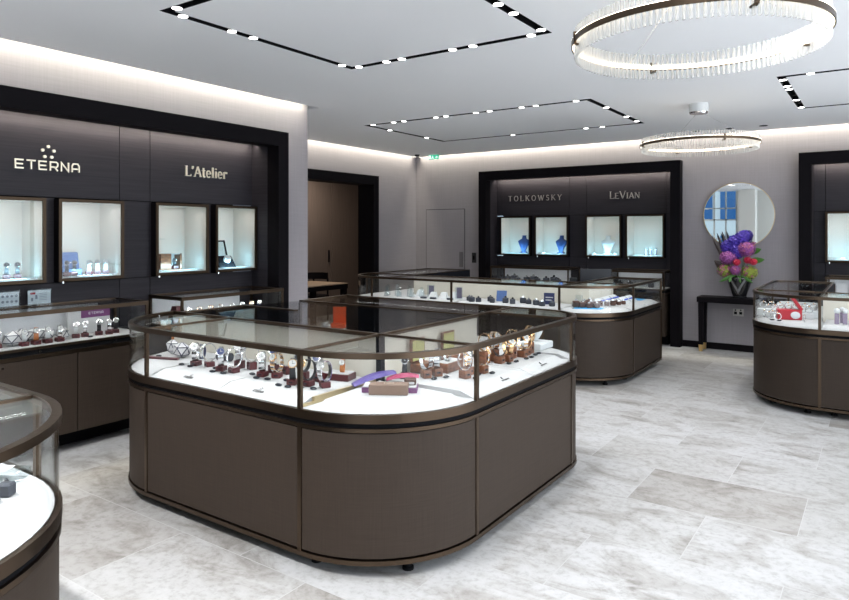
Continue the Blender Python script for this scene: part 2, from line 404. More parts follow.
def letters(mb, text, size, depth, heavy=.13, thin=.06, serif=True, table=GL, xs=1.0, gap=.14, caps=None, width=None):
    """letters in the x-z plane, centred on x, base at z=0, standing out towards -y by depth"""
    strokes = []; x = 0.0
    for i, ch in enumerate(text):
        w, ss = table[ch]; k = caps[i] if caps else 1.0
        for pts, hv, se in ss:
            P = [(x+p[0]*xs*k, p[1]*k) for p in pts]
            t = heavy if hv == 1 else (thin if hv == 0 else (heavy+thin)/2)
            strokes.append((P, t))
            if serif and se:
                for bit, q in ((1, P[0]), (2, P[-1])):
                    if se & bit: strokes.append(([(q[0]-.11*xs, q[1]+(.02 if q[1] < .5*k else -.02)), (q[0]+.11*xs, q[1]+(.02 if q[1] < .5*k else -.02))], thin*.8))
        x += w*xs*k+gap
    tot = x-gap; s = size; sx = (width/tot) if width else size
    for P, t in strokes:
        # drop repeated points
        Q = [P[0]]
        for p in P[1:]:
            if math.hypot(p[0]-Q[-1][0], p[1]-Q[-1][1]) > 1e-4: Q.append(p)
        closed = math.hypot(Q[0][0]-Q[-1][0], Q[0][1]-Q[-1][1]) < 1e-3 and len(Q) > 3
        if closed: Q = Q[:-1]; nn = normals([Q[-1]]+Q+[Q[0]])[1:-1]
        else: nn = normals(Q)
        R = []
        for (px, pz), (nx, nz) in zip(Q, nn):
            R.append([mb.v((px+nx*o-tot/2)*sx, y, (pz+nz*o)*s) for o, y in ((-t/2, 0), (t/2, 0), (t/2, -depth), (-t/2, -depth))])
        pr = list(zip(R, R[1:]))+([(R[-1], R[0])] if closed else [])
        for a, b in pr:
            for j in range(4): mb.face([a[j], a[(j+1) % 4], b[(j+1) % 4], b[j]])
        if not closed: mb.face(R[0][::-1]); mb.face(R[-1])
    return mb

def dots(mb, cx, cz, R, r, depth):
    for i in range(5):
        a = PI/2+2*PI*i/5; x, z = cx+R*math.cos(a), cz+R*math.sin(a)
        mb.cyl((x, 0, z), (x, -depth, z), r, 12)
    return mb

# ------------------------------------------------------------------ lamps
def area(loc, sx, sy, power, color=(1, 1, 1), rot=(0, 0, 0)):  # makes the real strips and the added fill lamps alike
    l = bpy.data.lights.new('strip or fill light', 'AREA'); l.shape = 'RECTANGLE'; l.size = sx; l.size_y = sy; l.energy = power; l.color = color
    o = bpy.data.objects.new('strip_or_fill_light', l); COL.objects.link(o); o.location = loc; o.rotation_euler = rot; return o
def spot(loc, power, size=110, blend=.5, color=(.98, .985, 1), rot=(0, 0, 0), rad=.04):
    l = bpy.data.lights.new('downlight beam', 'SPOT'); l.energy = power; l.spot_size = math.radians(size); l.spot_blend = blend; l.color = color; l.shadow_soft_size = rad
    o = bpy.data.objects.new('downlight_beam', l); COL.objects.link(o); o.location = loc; o.rotation_euler = rot; return o

# ================================================================== THE ROOM
ZC = 2.93
FILL = 2.7                              # radiance of the added fill lamps
LW, BW, LB = -5.07, 9.74, -6.90       # long side wall, end wall, set-back side wall
RX, FY = 3.0, -4.2                    # opposite wall, shopfront wall
# slots: outer rectangle of each lighting channel
SLOTS = [(-3.585, -1.818, 2.385, 4.143), (-5.34, -2.40, 6.40, 8.23), (-0.752, 1.45, 6.40, 8.22), (-3.6, -1.82, -1.3, 0.45), (-0.55, 1.5, 1.5, 3.7)]
SW = 0.066
def in_slot(x, y):
    for a, b, c, d in SLOTS:
        if a < x < b and c < y < d and not (a+SW < x < b-SW and c+SW < y < d-SW): return True
    return False

struct('floor', MB().box(-9.2, RX+.2, FY-.2, 12.2, -.1, 0), M['floor'])

cm = MB()
xs = sorted({-6.81, -4.98, RX, *[v for s_ in SLOTS for v in (s_[0], s_[0]+SW, s_[1]-SW, s_[1])]})
ys = sorted({FY, 5.24, 9.655, *[v for s_ in SLOTS for v in (s_[2], s_[2]+SW, s_[3]-SW, s_[3])]})
for a, b in zip(xs, xs[1:]):
    for c, d in zip(ys, ys[1:]):
        x, y = (a+b)/2, (c+d)/2
        if (x < -4.98 and y < 5.24) or in_slot(x, y): continue
        cm.box(a, b, c, d, ZC, ZC+.07)
struct('ceiling', cm, M['ceiling'])
struct('ceiling_void', MB().box(-7.1, RX+.2, FY-.2, 12.2, 3.12, 3.16), M['ceiling'])

def channel(s_, i):
    a, b, c, d = s_; m = MB().m(M['gapblack'])
    for x0, x1, y0, y1 in ((a, b, c, c+SW), (a, b, d-SW, d), (a, a+SW, c+SW, d-SW), (b-SW, b, c+SW, d-SW)):
        m.box(x0-.004, x1+.004, y0-.004, y1+.004, ZC+.045, ZC+.06)
    w = .003
    for x0, x1, y0, y1 in ((a, b, c, d), (a+SW-w, b-SW+w, c+SW-w, d-SW+w)):
        m.box(x0, x1, y0, y0+w, ZC+.001, ZC+.05); m.box(x0, x1, y1-w, y1, ZC+.001, ZC+.05)
        m.box(x0, x0+w, y0, y1, ZC+.001, ZC+.05); m.box(x1-w, x1, y0, y1, ZC+.001, ZC+.05)
    m.m(M['gapblack'])
    if i > 2:      # fittings of the two channels outside the photograph
        m.m(M['disc'])
        for f in (.05, .15, .3, .5, .7, .9):
            for x, y in ((a+(b-a)*f, d-SW/2), (a+(b-a)*f, c+SW/2), (a+SW/2, c+(d-c)*f), (b-SW/2, c+(d-c)*f)): m.lathe([(.029, 0), (.029, .004)], (x, y, ZC+.002), 16)
    tag(part('trim_%d' % (10+i), m, None), kind='structure')
for i, s_ in enumerate(SLOTS): channel(s_, i)

# side wall with the hole for the niche, then the shell behind it
w = MB()
w.box(LW-.08, LW, FY, 1.59, 0, 3.12); w.box(LW-.08, LW, 4.69, 5.15, 0, 3.12); w.box(LW-.08, LW, 1.59, 4.69, 2.5, 3.12)
w.box(LB, LW-.08, 5.07, 5.15, 0, 3.12)
struct('wall_left', w, M['wall'])
w = MB()
w.box(LB-.08, LB, 5.07, 6.25, 0, 3.12); w.box(LB-.08, LB, 8.50, BW, 0, 3.12); w.box(LB-.08, LB, 6.25, 8.50, 2.46, 3.12)
struct('wall_left_setback', w, M['wall'])
w = MB()
w.box(LB-.08, -5.47, BW, BW+.08, 0, 3.12); w.box(-2.375, -0.82, BW, BW+.08, 0, 3.12); w.box(2.25, RX, BW, BW+.08, 0, 3.12)
w.box(-5.47, -2.375, BW, BW+.08, 2.5, 3.12); w.box(-0.82, 2.25, BW, BW+.08, 2.5, 3.12)
struct('wall_back', w, M['wall'])
struct('wall_right', MB().box(RX, RX+.1, FY, -.5, 0, 3.12).box(RX, RX+.1, -.5, 8.5, 2.85, 3.12).box(RX, RX+.1, 8.5, BW+.1, 0, 3.12), M['wall'])
# shopfront wall with its window (seen in the round mirror)
w = MB()
w.box(-5.2, -4.98, FY-.12, FY, 0, 3.12); w.box(-3.92, -2.4, FY-.12, FY, 0, 3.12); w.box(-2.4, 2.8, FY-.12, FY, 2.85, 3.12); w.box(2.8, RX, FY-.12, FY, 0, 3.12); w.box(-4.98, -3.92, FY-.12, FY, 0, .5); w.box(-4.98, -3.92, FY-.12, FY, 3.0, 3.12)
struct('wall_front', w, M['whitepaint'])
struct('column', MB().box(-3.72, -3.25, FY+.5, FY+.95, 0, ZC), M['whitepaint'])
w = MB()
for z in (.5, 1.35, 1.98, 2.36, 2.96): w.box(-4.98, -3.92, FY-.09, FY-.03, z, z+.04)
for x in (-4.98, -4.64, -4.28, -3.96): w.box(x, x+.04, FY-.09, FY-.03, .5, 3.0)
wf = struct('window_1', w, M['whitepaint'])
part('window_pane', MB().box(-4.98, -3.92, FY-.065, FY-.059, .5, 3.0), M['glass'], wf)
w = MB().m(M['whitepaint']); w.box(-9, -2, FY-5.2, FY-5, 0, 9)
w.m(M['windowblue'])
for i in range(6):
    for j in range(5): w.box(-8.8+i*1.15, -7.95+i*1.15, FY-5.0, FY-4.95, .3+j*1.8, 1.45+j*1.8)
struct('exterior_facade', w, M['whitepaint'])

# openings and fill lamps added out of view to brighten the room
w = MB()
for x in (-2.4, -.7, 1.05, 2.75): w.box(x, x+.05, FY-.08, FY-.03, 0, 2.85)
struct('added_window_2', w, M['black'])
w = MB()
for y in (-.5, 1.75, 4.0, 6.25, 8.45): w.box(RX+.03, RX+.08, y, y+.05, 0, 2.85)
struct('added_window_3', w, M['black'])
FILL_COL = (.97, .98, 1.0)
area((.2, FY-.10, 1.45), 5.2, 2.8, FILL*.5*5.2*2.8*PI, FILL_COL, (PI/2, 0, 0))
area((RX+.10, 4.0, 1.45), 9.0, 2.8, FILL*9.0*2.8*PI, FILL_COL, (PI/2, 0, PI/2))

# skirting
s = MB(); s.box(-2.31, -0.88, BW-.015, BW, 0, .09); s.box(LB+.02, -5.53, BW-.015, BW, 0, .09); struct('baseboard_back', s, M['black'])
struct('baseboard_left', MB().box(LB, LB+.015, 8.58, BW-.016, 0, .09), M['black'])

TL = Matrix.Translation((LW, 0, 0)) @ Matrix.Rotation(PI/2, 4, 'Z')   # wall frame: x along the wall, y into it
TB = Matrix.Translation((0, BW, 0))
TS = Matrix.Translation((LB, 0, 0)) @ Matrix.Rotation(PI/2, 4, 'Z')

def portal(T, u0, u1, top, back, n, w=.135, front=-.14):
    m = MB()
    m.box(u0, u0+w, front, back, 0, top); m.box(u1-w, u1, front, back, 0, top); m.box(u0+w, u1-w, front, back, top-w-.01, top)
    m.xf(T); return struct('trim_%d' % n, m, M['black'])

PANEL_Y = .25
def niche(T, u0, u1, useams, vits, name, n):
    """recessed veneer lining: side cheeks, soffit, seamed rear panel with openings for the vitrines"""
    m = MB(); g = .003
    a, b = u0+.135, u1-.135
    cols = [a]+list(useams)+[b]; rows = [.02, 1.205, 1.868, 2.72]
    for c0, c1 in zip(cols, cols[1:]):
        for k, (r0, r1) in enumerate(zip(rows, rows[1:])):
            segs = [(c0+g, c1-g)]
            if k == 1:
                for v0, v1 in vits:
                    nxt = []
                    for p, q in segs:
                        if v1-.006 <= p or v0+.006 >= q: nxt.append((p, q)); continue
                        if v0+.006 > p: nxt.append((p, v0+.006))
                        if v1-.006 < q: nxt.append((v1-.006, q))
                    segs = nxt
            for p, q in segs:
                if q-p > .002: m.box(p, q, PANEL_Y, PANEL_Y+.018, r0+g, r1-g)
    for u in (a-.04, b): m.box(u, u+.04, .021, PANEL_Y+.018, 0, 2.72)
    m.box(a-.04, b+.04, .081, PANEL_Y+.04, 2.72, 2.74)
    m.xf(T); struct(name, m, M['wood'])
    m = MB(); m.box(a-.1, b+.1, PANEL_Y+.42, PANEL_Y+.46, 0, 3.0)
    for k, (r0, r1) in enumerate(((0, 1.2), (1.875, 2.74))): m.box(a, b, PANEL_Y+.022, PANEL_Y+.03, r0, r1)
    m.xf(T); struct(name+'_shell', m, M['gapblack'])
    # the strip behind the head of the frame
    p = T @ Vector(((a+b)/2, .165, 2.475)); q = (T.to_3x3() @ Vector((0, 1, 0))); rz = math.atan2(q.y, q.x)-PI/2
    area(p, b-a-.02, .012, 8.5, (1, .89, .76), (math.radians(35), 0, rz))

portal(TL, 1.54, 4.74, 2.60, .02, 1)
portal(TB, -5.53, -2.315, 2.60, .02, 2)
portal(TB, -0.878, 2.32, 2.60, .02, 3)
portal(TS, 6.19, 8.56, 2.515, .24, 4, front=-.09)
LV = [(1.99, 2.53), (2.625, 3.16), (3.46, 4.01), (4.095, 4.60)]
BV = [(-5.295, -4.742), (-4.662, -4.088), (-3.80, -3.244), (-3.176, -2.612)]
RV = [(-0.605, -0.04), (0.06, 0.62)]
niche(TL, 1.54, 4.74, (1.96, 3.168, 3.453), LV, 'wall_left_niche', 1)
niche(TB, -5.53, -2.315, (-5.318, -4.09, -3.81, -2.606), BV, 'wall_back_niche', 2)
niche(TB, -0.878, 2.32, (-0.61, 0.64, 1.5), RV, 'wall_right_niche', 3)

# cove strips above the ceiling edge
for loc, sx, sy, rz in (((LW+.045, .5, 3.06), .03, 9.2, 0), ((LB+.045, 7.42, 3.06), .03, 4.38, 0), ((-1.92, BW-.045, 3.06), 9.74, .03, 0)):
    area(loc, sx, sy, 5.0*max(sx, sy), (1, .95, .78), (0, 0, 0)).data.spread = math.radians(75)

struct('trim_20', MB().box(LB, -6.81, 9.64, 9.655, ZC, 3.12).box(-6.81, -6.797, 9.655, BW, ZC, 3.12).box(LB, -6.797, 9.655, BW, ZC+.02, ZC+.04), M['ceiling'])  # unseen baffles added to stop cove light spilling into the corner

# room behind the doorway
m = MB()
m.box(-8.88, -8.8, 4.6, 9.55, 0, 2.8); m.box(-8.88, -8.8, 9.56, 9.62, 0, 2.8); m.box(-8.88, -8.8, 9.63, 12.0, 0, 2.8)
struct('wall_side_room', m, M['roomwood'])
m = MB(); m.box(-8.88, LB-.08, 12.0, 12.08, 0, 2.8); m.box(-8.88, LB-.08, 4.5, 4.6, 0, 2.8); m.box(LB-.08, LB, BW+.08, 12.0, 0, 2.8); struct('wall_side_room_end', m, M['roomwood'])
struct('ceiling_side_room', MB().box(-8.88, LB-.08, 4.5, 12.08, 2.8, 2.86), M['ceiling'])
solo('cupboard_handle', MB().box(-8.8, -8.77, 9.49, 9.51, 1.02, 1.25), M['black'], 'slim black pull handle on the brown veneer wall beyond the doorway', 'handle')
area((-8.0, 8.6, 2.78), .5, .5, 30, (1, .86, .72))  # unseen fill lamp added to lift the side room

# meeting table and chair in that room
t = thing('meeting_table', 'black table with pale wooden top in the dim room past the doorway', 'table', (-7.78, 7.95, 0))
part('table_top', MB().m(M['tabletop']).box(-8.2, -7.36, 7.2, 8.42, .735, .75).m(M['black']).box(-8.2, -7.36, 7.2, 8.42, .66, .735), None, t)
for x in (-8.15, -7.45):
    for y in (7.25, 8.33): part('leg', MB().box(x, x+.08, y, y+.08, 0, .66), M['black'], t)
t = thing('dining_chair', 'black chair with curved back drawn up behind the table past the doorway', 'chair', (-8.45, 8.75, 0))
part('seat', MB().box(-8.67, -8.25, 8.52, 8.95, .43, .47, .02), M['black'], t)
bk = arc(-8.42, 8.73, .24, 60, 195, 12); nb = normals(bk)
part('backrest', MB().strip(bk, nb, -.012, .012, .74, .86), M['black'], t, True)
for x, y in ((-8.63, 8.55), (-8.63, 8.92), (-8.28, 8.55), (-8.28, 8.92)):
    part('leg', MB().cyl((x, y, 0), (x, y, .76 if (x < -8.5 or y > 8.7) else .44), .016, 10), M['black'], t)

# concealed door in the end wall
d = MB(); u0, u1 = -6.67, -5.885
d.m(M['gapblack']).box(u0-.008, u1+.008, BW-.003, BW, 0, 1.998); d.m(M['wall']).box(u0, u1, BW-.006, BW-.003, .09, 1.99)
d = struct('door_1', d, M['wall'])
part('push_plate', MB().box(-5.985, -5.905, BW-.012, BW-.006, 1.0, 1.26, .003), M['sconce'], d)
solo('light_switch', MB().m(M['switch']).box(-5.735, -5.655, BW-.012, BW, 1.08, 1.25, .004).m(M['black']).box(-5.71, -5.68, BW-.018, BW-.012, 1.13, 1.2, .002), None,
     'black switch plate on the grey wall between concealed door and portal', 'switch')

# exit sign
t = thing('exit_sign', 'small lit green and white exit sign under the ceiling edge', 'exit sign', (-6.36, 9.5, 2.93))
part('sign_plate', MB().box(-6.46, -6.26, 9.49, 9.51, 2.85, 2.925, .004), M['exit'], t)
pm = MB(); pm.box(-6.45, -6.41, 9.486, 9.49, 2.86, 2.915); pm.cyl((-6.372, 9.49, 2.903), (-6.372, 9.486, 2.903), .008, 10); pm.box(-6.382, -6.362, 9.486, 9.49, 2.872, 2.894); pm.box(-6.395, -6.381, 9.486, 9.49, 2.860, 2.872); pm.box(-6.363, -6.350, 9.486, 9.49, 2.858, 2.872)
part('pictogram', pm, M['exitw'], t)
am = MB(); am.prism([(-.02, -.006), (.006, -.006), (.006, -.02), (.028, 0), (.006, .02), (.006, .006), (-.02, .006)], 0, .003)
am.xf(Matrix.Translation((-6.295, 9.486, 2.882)) @ Matrix.Rotation(PI/2, 4, 'X')); part('arrow', am, M['exitw'], t)

# dark unlit ceiling downlights by the end wall and a sensor
for i, (x, y, lb) in enumerate(((-2.02, 9.25, 'first small dark recessed ceiling downlight above the round mirror'), (-1.62, 9.25, 'middle small dark recessed ceiling downlight above the round mirror'), (-1.23, 9.25, 'last small dark recessed ceiling downlight, towards the second portal'))):
    solo('recessed_downlight', MB().lathe([(.05, -.004), (.05, 0), (.035, 0)], (x, y, ZC), 16), M['gapblack'], lb, 'downlight', 'unlit downlights by the end wall', True)
solo('ceiling_sensor', MB().lathe([(.03, -.03), (.045, -.012), (.045, 0)], (-6.6, 9.35, ZC), 16), M['gapblack'], 'tiny dark dome sensor on the ceiling beside the exit sign', 'sensor', None, True)

# ------------------------------------------------------------------ downlights in the channels
dl = thing('channel_downlight', '', 'downlight', (0, 0, 0))
part('lens', MB().lathe([(.029, 0), (.029, .004)], seg=20), M['disc'], dl, True)
part('bezel', MB().lathe([(.0325, .002), (.0325, .04), (.029, .04), (.029, .002)], seg=20, cap=False), M['gapblack'], dl, True)
SLN = ['channel above the watch island', 'channel above the long jewellery island', 'channel above the island by the second portal', 'channel over the corner counter', 'channel behind the ring light']
def lamps(si, pts, pw, sidename):
    for k, (x, y) in enumerate(pts):
        ordn = ['first', 'second', 'third', 'fourth', 'fifth', 'sixth', 'seventh', 'eighth', 'ninth', 'tenth'][k]
        dup(dl, (x, y, ZC-.003), 0, '%s downlight on the %s side of the %s' % (ordn, sidename, SLN[si]), 'downlights in the ceiling channels')
        spot((x, y, ZC-.02), pw)
def side(si, axis, hi, fr):
    a, b, c, d = SLOTS[si]; h = SW/2
    if axis == 'x': yy = (d-h) if hi else (c+h); return [(a+(b-a)*f, yy) for f in fr]
    xx = (b-h) if hi else (a+h); return [(xx, c+(d-c)*f) for f in fr]
P0 = 16
lamps(0, [(-3.475, 4.11), (-3.194, 4.11), (-3.046, 4.11), (-2.585, 4.11), (-2.414, 4.11), (-1.958, 4.11)], P0, 'deeper')
lamps(0, [(-1.851, 4.037), (-1.851, 3.64), (-1.851, 3.443), (-1.851, 2.9), (-1.851, 2.55)], P0, 'aisle')
lamps(0, [(-3.552, 2.53), (-3.552, 2.904), (-3.552, 3.087), (-3.552, 3.994)], P0, 'niche')
lamps(0, [(-3.453, 2.418), (-2.9, 2.418), (-2.2, 2.418), (-1.95, 2.418)], P0, 'near')
lamps(1, [(-5.209, 6.433), (-4.89, 6.433), (-4.738, 6.433), (-4.275, 6.433), (-4.136, 6.433), (-3.739, 6.433), (-3.565, 6.433), (-3.175, 6.433), (-3.011, 6.433), (-2.566, 6.433)], P0*.8, 'near')
lamps(1, [(-2.433, 6.949), (-2.433, 7.628), (-2.433, 8.012)], P0, 'aisle')
lamps(1, [(-4.178, 8.197), (-3.135, 8.197), (-2.92, 8.197)], P0*.8, 'deeper')
lamps(1, [(-5.307, 6.9), (-5.307, 7.75)], P0*.8, 'doorway')
lamps(2, [(-0.719, 6.569), (-0.719, 6.876), (-0.719, 7.031), (-0.719, 7.641), (-0.719, 8.126)], P0, 'aisle')
lamps(2, [(-0.5, 6.433), (0.3, 6.433), (0.9, 6.433)], P0, 'near')
for p in side(3, 'x', True, (.05, .15, .3, .7, .9)): spot((p[0], p[1], ZC-.02), P0*5.5)
for p in side(3, 'y', True, (.2, .6))+side(3, 'x', False, (.2, .7)): spot((p[0], p[1], ZC-.02), P0*1.2)
for p in side(4, 'x', True, (.08, .3, .5, .8))+side(4, 'y', False, (.15, .4, .6, .9))+side(4, 'x', False, (.2, .6)): spot((p[0], p[1], ZC-.02), P0*1.2)

# ------------------------------------------------------------------ ring pendants
def pendant(c, R, label, n_rods, canopy):
    cx, cy, cz = c
    t = thing('ring_pendant', label, 'pendant lamp', (cx, cy, ZC), 0, 'crystal ring pendants')
    full = [(cx+R*math.cos(2*PI*i/96), cy+R*math.sin(2*PI*i/96)) for i in range(96)]
    nn = [(math.cos(2*PI*i/96), math.sin(2*PI*i/96)) for i in range(96)]
    b = part('band', MB().strip(full, nn, .012, .018, cz-.014, cz+.014, True), M['bronze'], t, True)
    part('light_strip', MB().strip(full, nn, .008, .0118, cz-.007, cz+.007, True), M['ledwarm'], t, True)
    part('added_fill_strip', MB().strip(full, nn, .0125, .0175, cz+.0141, cz+.016, True), M['ledfill'], t, True)  # upward strip added to brighten the ceiling, not an observed part
    for k in range(4):
        a = PI/2*k+.62
        Mx = Matrix.Translation((cx+R*math.cos(a), cy+R*math.sin(a), cz)) @ Matrix.Rotation(a, 4, 'Z')
        part('bracket', MB().box(.010, .024, -.008, .008, -.03, .03).box(-.03, .012, -.008, .008, -.034, -.026).xf(Mx), M['bronze'], t)
    rod = MB().lathe([(.0085, -.068), (.0105, -.06), (.0105, .06), (.0085, .068)], seg=8)
    rod.xf(Matrix.Scale(.72, 4, (0, 1, 0)))
    r0 = part('crystal_rod', rod, M['rod'], t, True, local=True)
    k = 0; rest = MB()
    for i in range(n_rods):
        a = 2*PI*i/n_rods; x, y = (R-.006)*math.cos(a), (R-.006)*math.sin(a)
        if i % 4 == 3 and k >= n_rods-100 or i % 4 != 3:
            o = r0 if i == 0 else r0.copy()
            if i: COL.objects.link(o); o.parent = t
            o.location = (x, y, cz-ZC); o.rotation_euler = (0, 0, a)
        else:
            k += 1
            Mx = Matrix.Translation((cx+x, cy+y, cz)) @ Matrix.Rotation(a, 4, 'Z') @ Matrix.Scale(.72, 4, (0, 1, 0))
            rest.lathe([(.0085, -.068), (.0105, -.06), (.0105, .06), (.0085, .068)], seg=8, M4=Mx)
    if k: tag(part('crystal_rods', rest, M['rod'], t, True), kind='stuff')
    cn = part('ceiling_canopy', MB().lathe([(.095, -.085), (.095, 0)], (cx, cy, ZC), 28), M['whitebust'], t, True)
    part('chrome_ring', MB().lathe([(.088, -.1), (.093, -.086)], (cx, cy, ZC), 28), M['chrome'], cn, True)
    for k in range(3):
        a = 2*PI*k/3+.35
        part('suspension_wire', MB().cyl((cx+.03*math.cos(a), cy+.03*math.sin(a), ZC-.09), (cx+R*math.cos(a), cy+R*math.sin(a), cz+.01), .0016, 6), M['chrome'], t)
    return t
pendant((-1.578, 7.31, 2.51), .565, 'crystal ring pendant hanging before the round mirror, seen whole', 132, True)
pendant((-0.745, 3.37, 2.53), .562, 'big crystal ring pendant in front, cut by the top edge', 132, True)

# ------------------------------------------------------------------ display islands
ZT, ZF = 1.04, 0.757          # top of the glass case, display floor
def island(label, segs, inner, base, closed_inner_glass=(), group=None, mull=(), feet=(), zb=.062, strips=True):
    """segs: outline pieces between posts, outward side on the right of travel; inner: the staff side, same direction"""
    t = thing('display_counter', label, 'display counter', base, 0, group)
    full = []; idx = []
    for s_ in segs:
        st = len(full)-1 if full else 0
        full += s_ if not full else s_[1:]
        idx.append((st, len(full)))
    nn = normals(full); ni = normals(inner)
    seg = lambda k: (full[idx[k][0]:idx[k][1]], nn[idx[k][0]:idx[k][1]])
    # carcass
    inn = off(inner, ni, .02)
    out = off(full, nn, -.03)
    part('carcass', MB().prism(out+inn[::-1], zb+.01, ZF-.05), M['gapblack'], t)
    part('display_floor', MB().prism(off(full, nn, -.012)+off(inner, ni, .006)[::-1], ZF-.02, ZF), M['white'], t)
    for k in range(len(segs)):
        p, n = seg(k)
        # shorten the panel a little at both ends so that the strip shows between panels
        part('base_panel', MB().strip(p, n, -.028, -.004, zb+.03, .668), M['linen'], t, True)
        part('glass_pane', MB().strip(p, n, -.010, -.004, ZF, ZT-.022), M['glass'], t, True)
    part('bottom_trim', MB().strip(full, nn, -.03, .003, zb, zb+.022), M['bronze'], t, True)
    part('upper_trim', MB().strip(full, nn, -.03, .003, .674, .692), M['bronze'], t, True)
    part('shadow_gap', MB().strip(full, nn, -.03, -.010, .692, .716), M['gapblack'], t)
    part('case_band', MB().strip(full, nn, -.016, .005, .716, ZF), M['bronze'], t, True)
    rail = MB(); rail.strip(full, nn, -.025, .004, ZT-.027, ZT); part('top_rail', rail, M['bronze'], t, True)
    part('inner_rail', MB().strip(inner, ni, -.002, .018, ZT-.022, ZT), M['bronze'], t)
    part('rear_panel', MB().m(M['cream']).strip(inner, ni, .004, .012, .64, ZT-.022).m(M['staff']).strip(inner, ni, -.004, .0035, zb+.01, ZT-.012), None, t) if not closed_inner_glass else None
    for q in closed_inner_glass:
        kind, pts = q; n2 = normals(pts)
        if kind == 'glass': part('glass_pane', MB().strip(pts, n2, 0, .006, ZF, ZT-.022), M['glass'], t); part('staff_panel', MB().strip(pts, n2, -.004, .01, zb+.01, ZF), M['staff'], t)
        else: part('rear_panel', MB().m(M['cream']).strip(pts, n2, .004, .012, .64, ZT-.022).m(M['staff']).strip(pts, n2, -.004, .0035, zb+.01, ZT-.012), None, t)
    part('glass_top', MB().prism(off(full, nn, -.018)+off(inner, ni, .016)[::-1], ZT-.012, ZT-.005), M['glass'], t)
    posts = []
    for k in range(len(segs)):
        posts.append((full[idx[k][0]], nn[idx[k][0]]))
    posts.append((full[-1], nn[-1]))
    for (x, y), (nx, ny) in posts:
        a = math.atan2(ny, nx); L = 1.0
        Mx = Matrix.Translation((x, y, 0)) @ Matrix.Rotation(a, 4, 'Z')
        part('case_post', MB().box(-.015, .003, -.011, .011, ZF, ZT-.02).xf(Mx), M['bronze'], t)
        if strips: part('bronze_strip', MB().box(-.03, .001, -.012, .012, zb+.02, .676).xf(Mx), M['bronze'], t)
    for a, b in mull:
        d = Vector((b[0]-a[0], b[1]-a[1])).normalized(); p = [a, b]; n2 = normals(p)
        part('cross_rail', MB().strip(p, n2, -.008, .008, ZT-.014, ZT), M['bronze'], t)
    for x, y in feet:
        part('foot', MB().lathe([(.028, 0), (.028, .012), (.018, .016), (.018, zb+.012)], (x, y, 0), 12), M['gapblack'], t, True)
    return t

def pad(outer, nrm, innerpts, parent, gold=False, z0=ZF, h=.03, slope=.085, edge=.03):
    """white raised display pad: outer lip sloping down towards the glass"""
    A = off(outer, nrm, -edge)+innerpts; B = off(outer, nrm, -edge-slope)+innerpts
    return part('display_pad', MB().loft(A, B, z0+.0005, z0+h), M['white'], parent)

def mk(u0, v0, u1, v1, n=1): return [(u0+(u1-u0)*i/n, v0+(v1-v0)*i/n) for i in range(n+1)]

# ---- the big watch island in front
sA = [arc(-3.54, 2.89, .62, 180, 270, 12), mk(-3.54, 2.27, -2.29, 2.27), arc(-2.29, 2.89, .62, 270, 360, 14), mk(-1.67, 2.89, -1.67, 4.12), arc(-2.05, 4.12, .38, 0, 90, 10), mk(-2.05, 4.50, -3.95, 4.50), mk(-3.95, 4.50, -3.95, 3.92)]
iA = [(-4.16, 2.89), (-2.29, 2.89), (-2.29, 3.92), (-3.95, 3.92)]
islA = island('big taupe display island with rounded glass corners and wristwatches, nearest whole one', sA, iA, (-2.9, 3.3, 0),
              [('panel', [(-4.16, 2.89), (-2.29, 2.89), (-2.29, 3.92), (-3.44, 3.92)]), ('glass', [(-3.44, 3.92), (-3.95, 3.92)])],
              mull=[((-2.29, 2.275), (-2.29, 2.89)), ((-1.675, 2.89), (-2.29, 2.89)), ((-3.54, 2.275), (-3.54, 2.89)), ((-1.675, 4.12), (-2.29, 4.12)), ((-2.29, 3.92), (-2.29, 4.49))],
              feet=[(-3.9, 2.75), (-3.35, 2.42), (-2.27, 2.37), (-1.86, 2.56), (-1.78, 2.98), (-1.78, 3.95), (-2.1, 4.4), (-3.8, 4.4), (-3.2, 2.42)])
part('inner_post', MB().box(-2.30, -2.265, 2.865, 2.90, ZF, ZT-.02), M['staff'], islA)
# low black staff screen joining the two ends of the island
scr = thing('staff_screen', 'low black L-shaped staff screen closing the corner of the watch island', 'screen', (-4.05, 3.1, 0))
part('screen_panel', MB().box(-4.07, -4.04, 2.92, 3.44, .0, 1.03), M['staff'], scr)
part('screen_panel', MB().box(-4.04, -3.49, 3.41, 3.44, .0, 1.03), M['staff'], scr)
part('screen_cap', MB().box(-4.072, -4.038, 2.915, 3.442, 1.03, 1.04).box(-4.038, -3.488, 3.408, 3.442, 1.03, 1.04).box(-3.495, -3.485, 3.405, 3.445, 0, 1.04), M['bronze'], scr)

def path_n(p): return p, normals(p)
# pads of the watch island
o_, n_ = path_n(sA[0]); pad(o_[1:], n_[1:], [(-3.55, 2.87), (-4.12, 2.87)], islA)
o_, n_ = path_n(mk(-3.525, 2.27, -2.93, 2.27)); pad(o_, n_, [(-2.93, 2.87), (-3.525, 2.87)], islA)
o_, n_ = path_n(mk(-2.922, 2.27, -2.32, 2.27)); pad(o_, n_, [(-2.32, 2.87), (-2.922, 2.87)], islA)
o_, n_ = path_n(sA[2]); pad(o_[1:-1], n_[1:-1], [(-2.27, 2.86), (-2.27, 2.86)], islA)
tr = MB(); tr.box(-2.312, -2.296, 2.38, 2.86, ZF, ZF+.034); tr.box(-2.312, -2.296, 2.30, 2.38, ZF, ZF+.012); part('pad_edge', tr, M['padtrim'], islA)
o_, n_ = path_n(mk(-1.67, 2.91, -1.67, 3.58)); pad(o_, n_, [(-2.27, 3.58), (-2.27, 2.91)], islA)
o_, n_ = path_n(mk(-1.67, 3.588, -1.67, 4.10)); pad(o_, n_, [(-2.27, 4.10), (-2.27, 3.588)], islA)
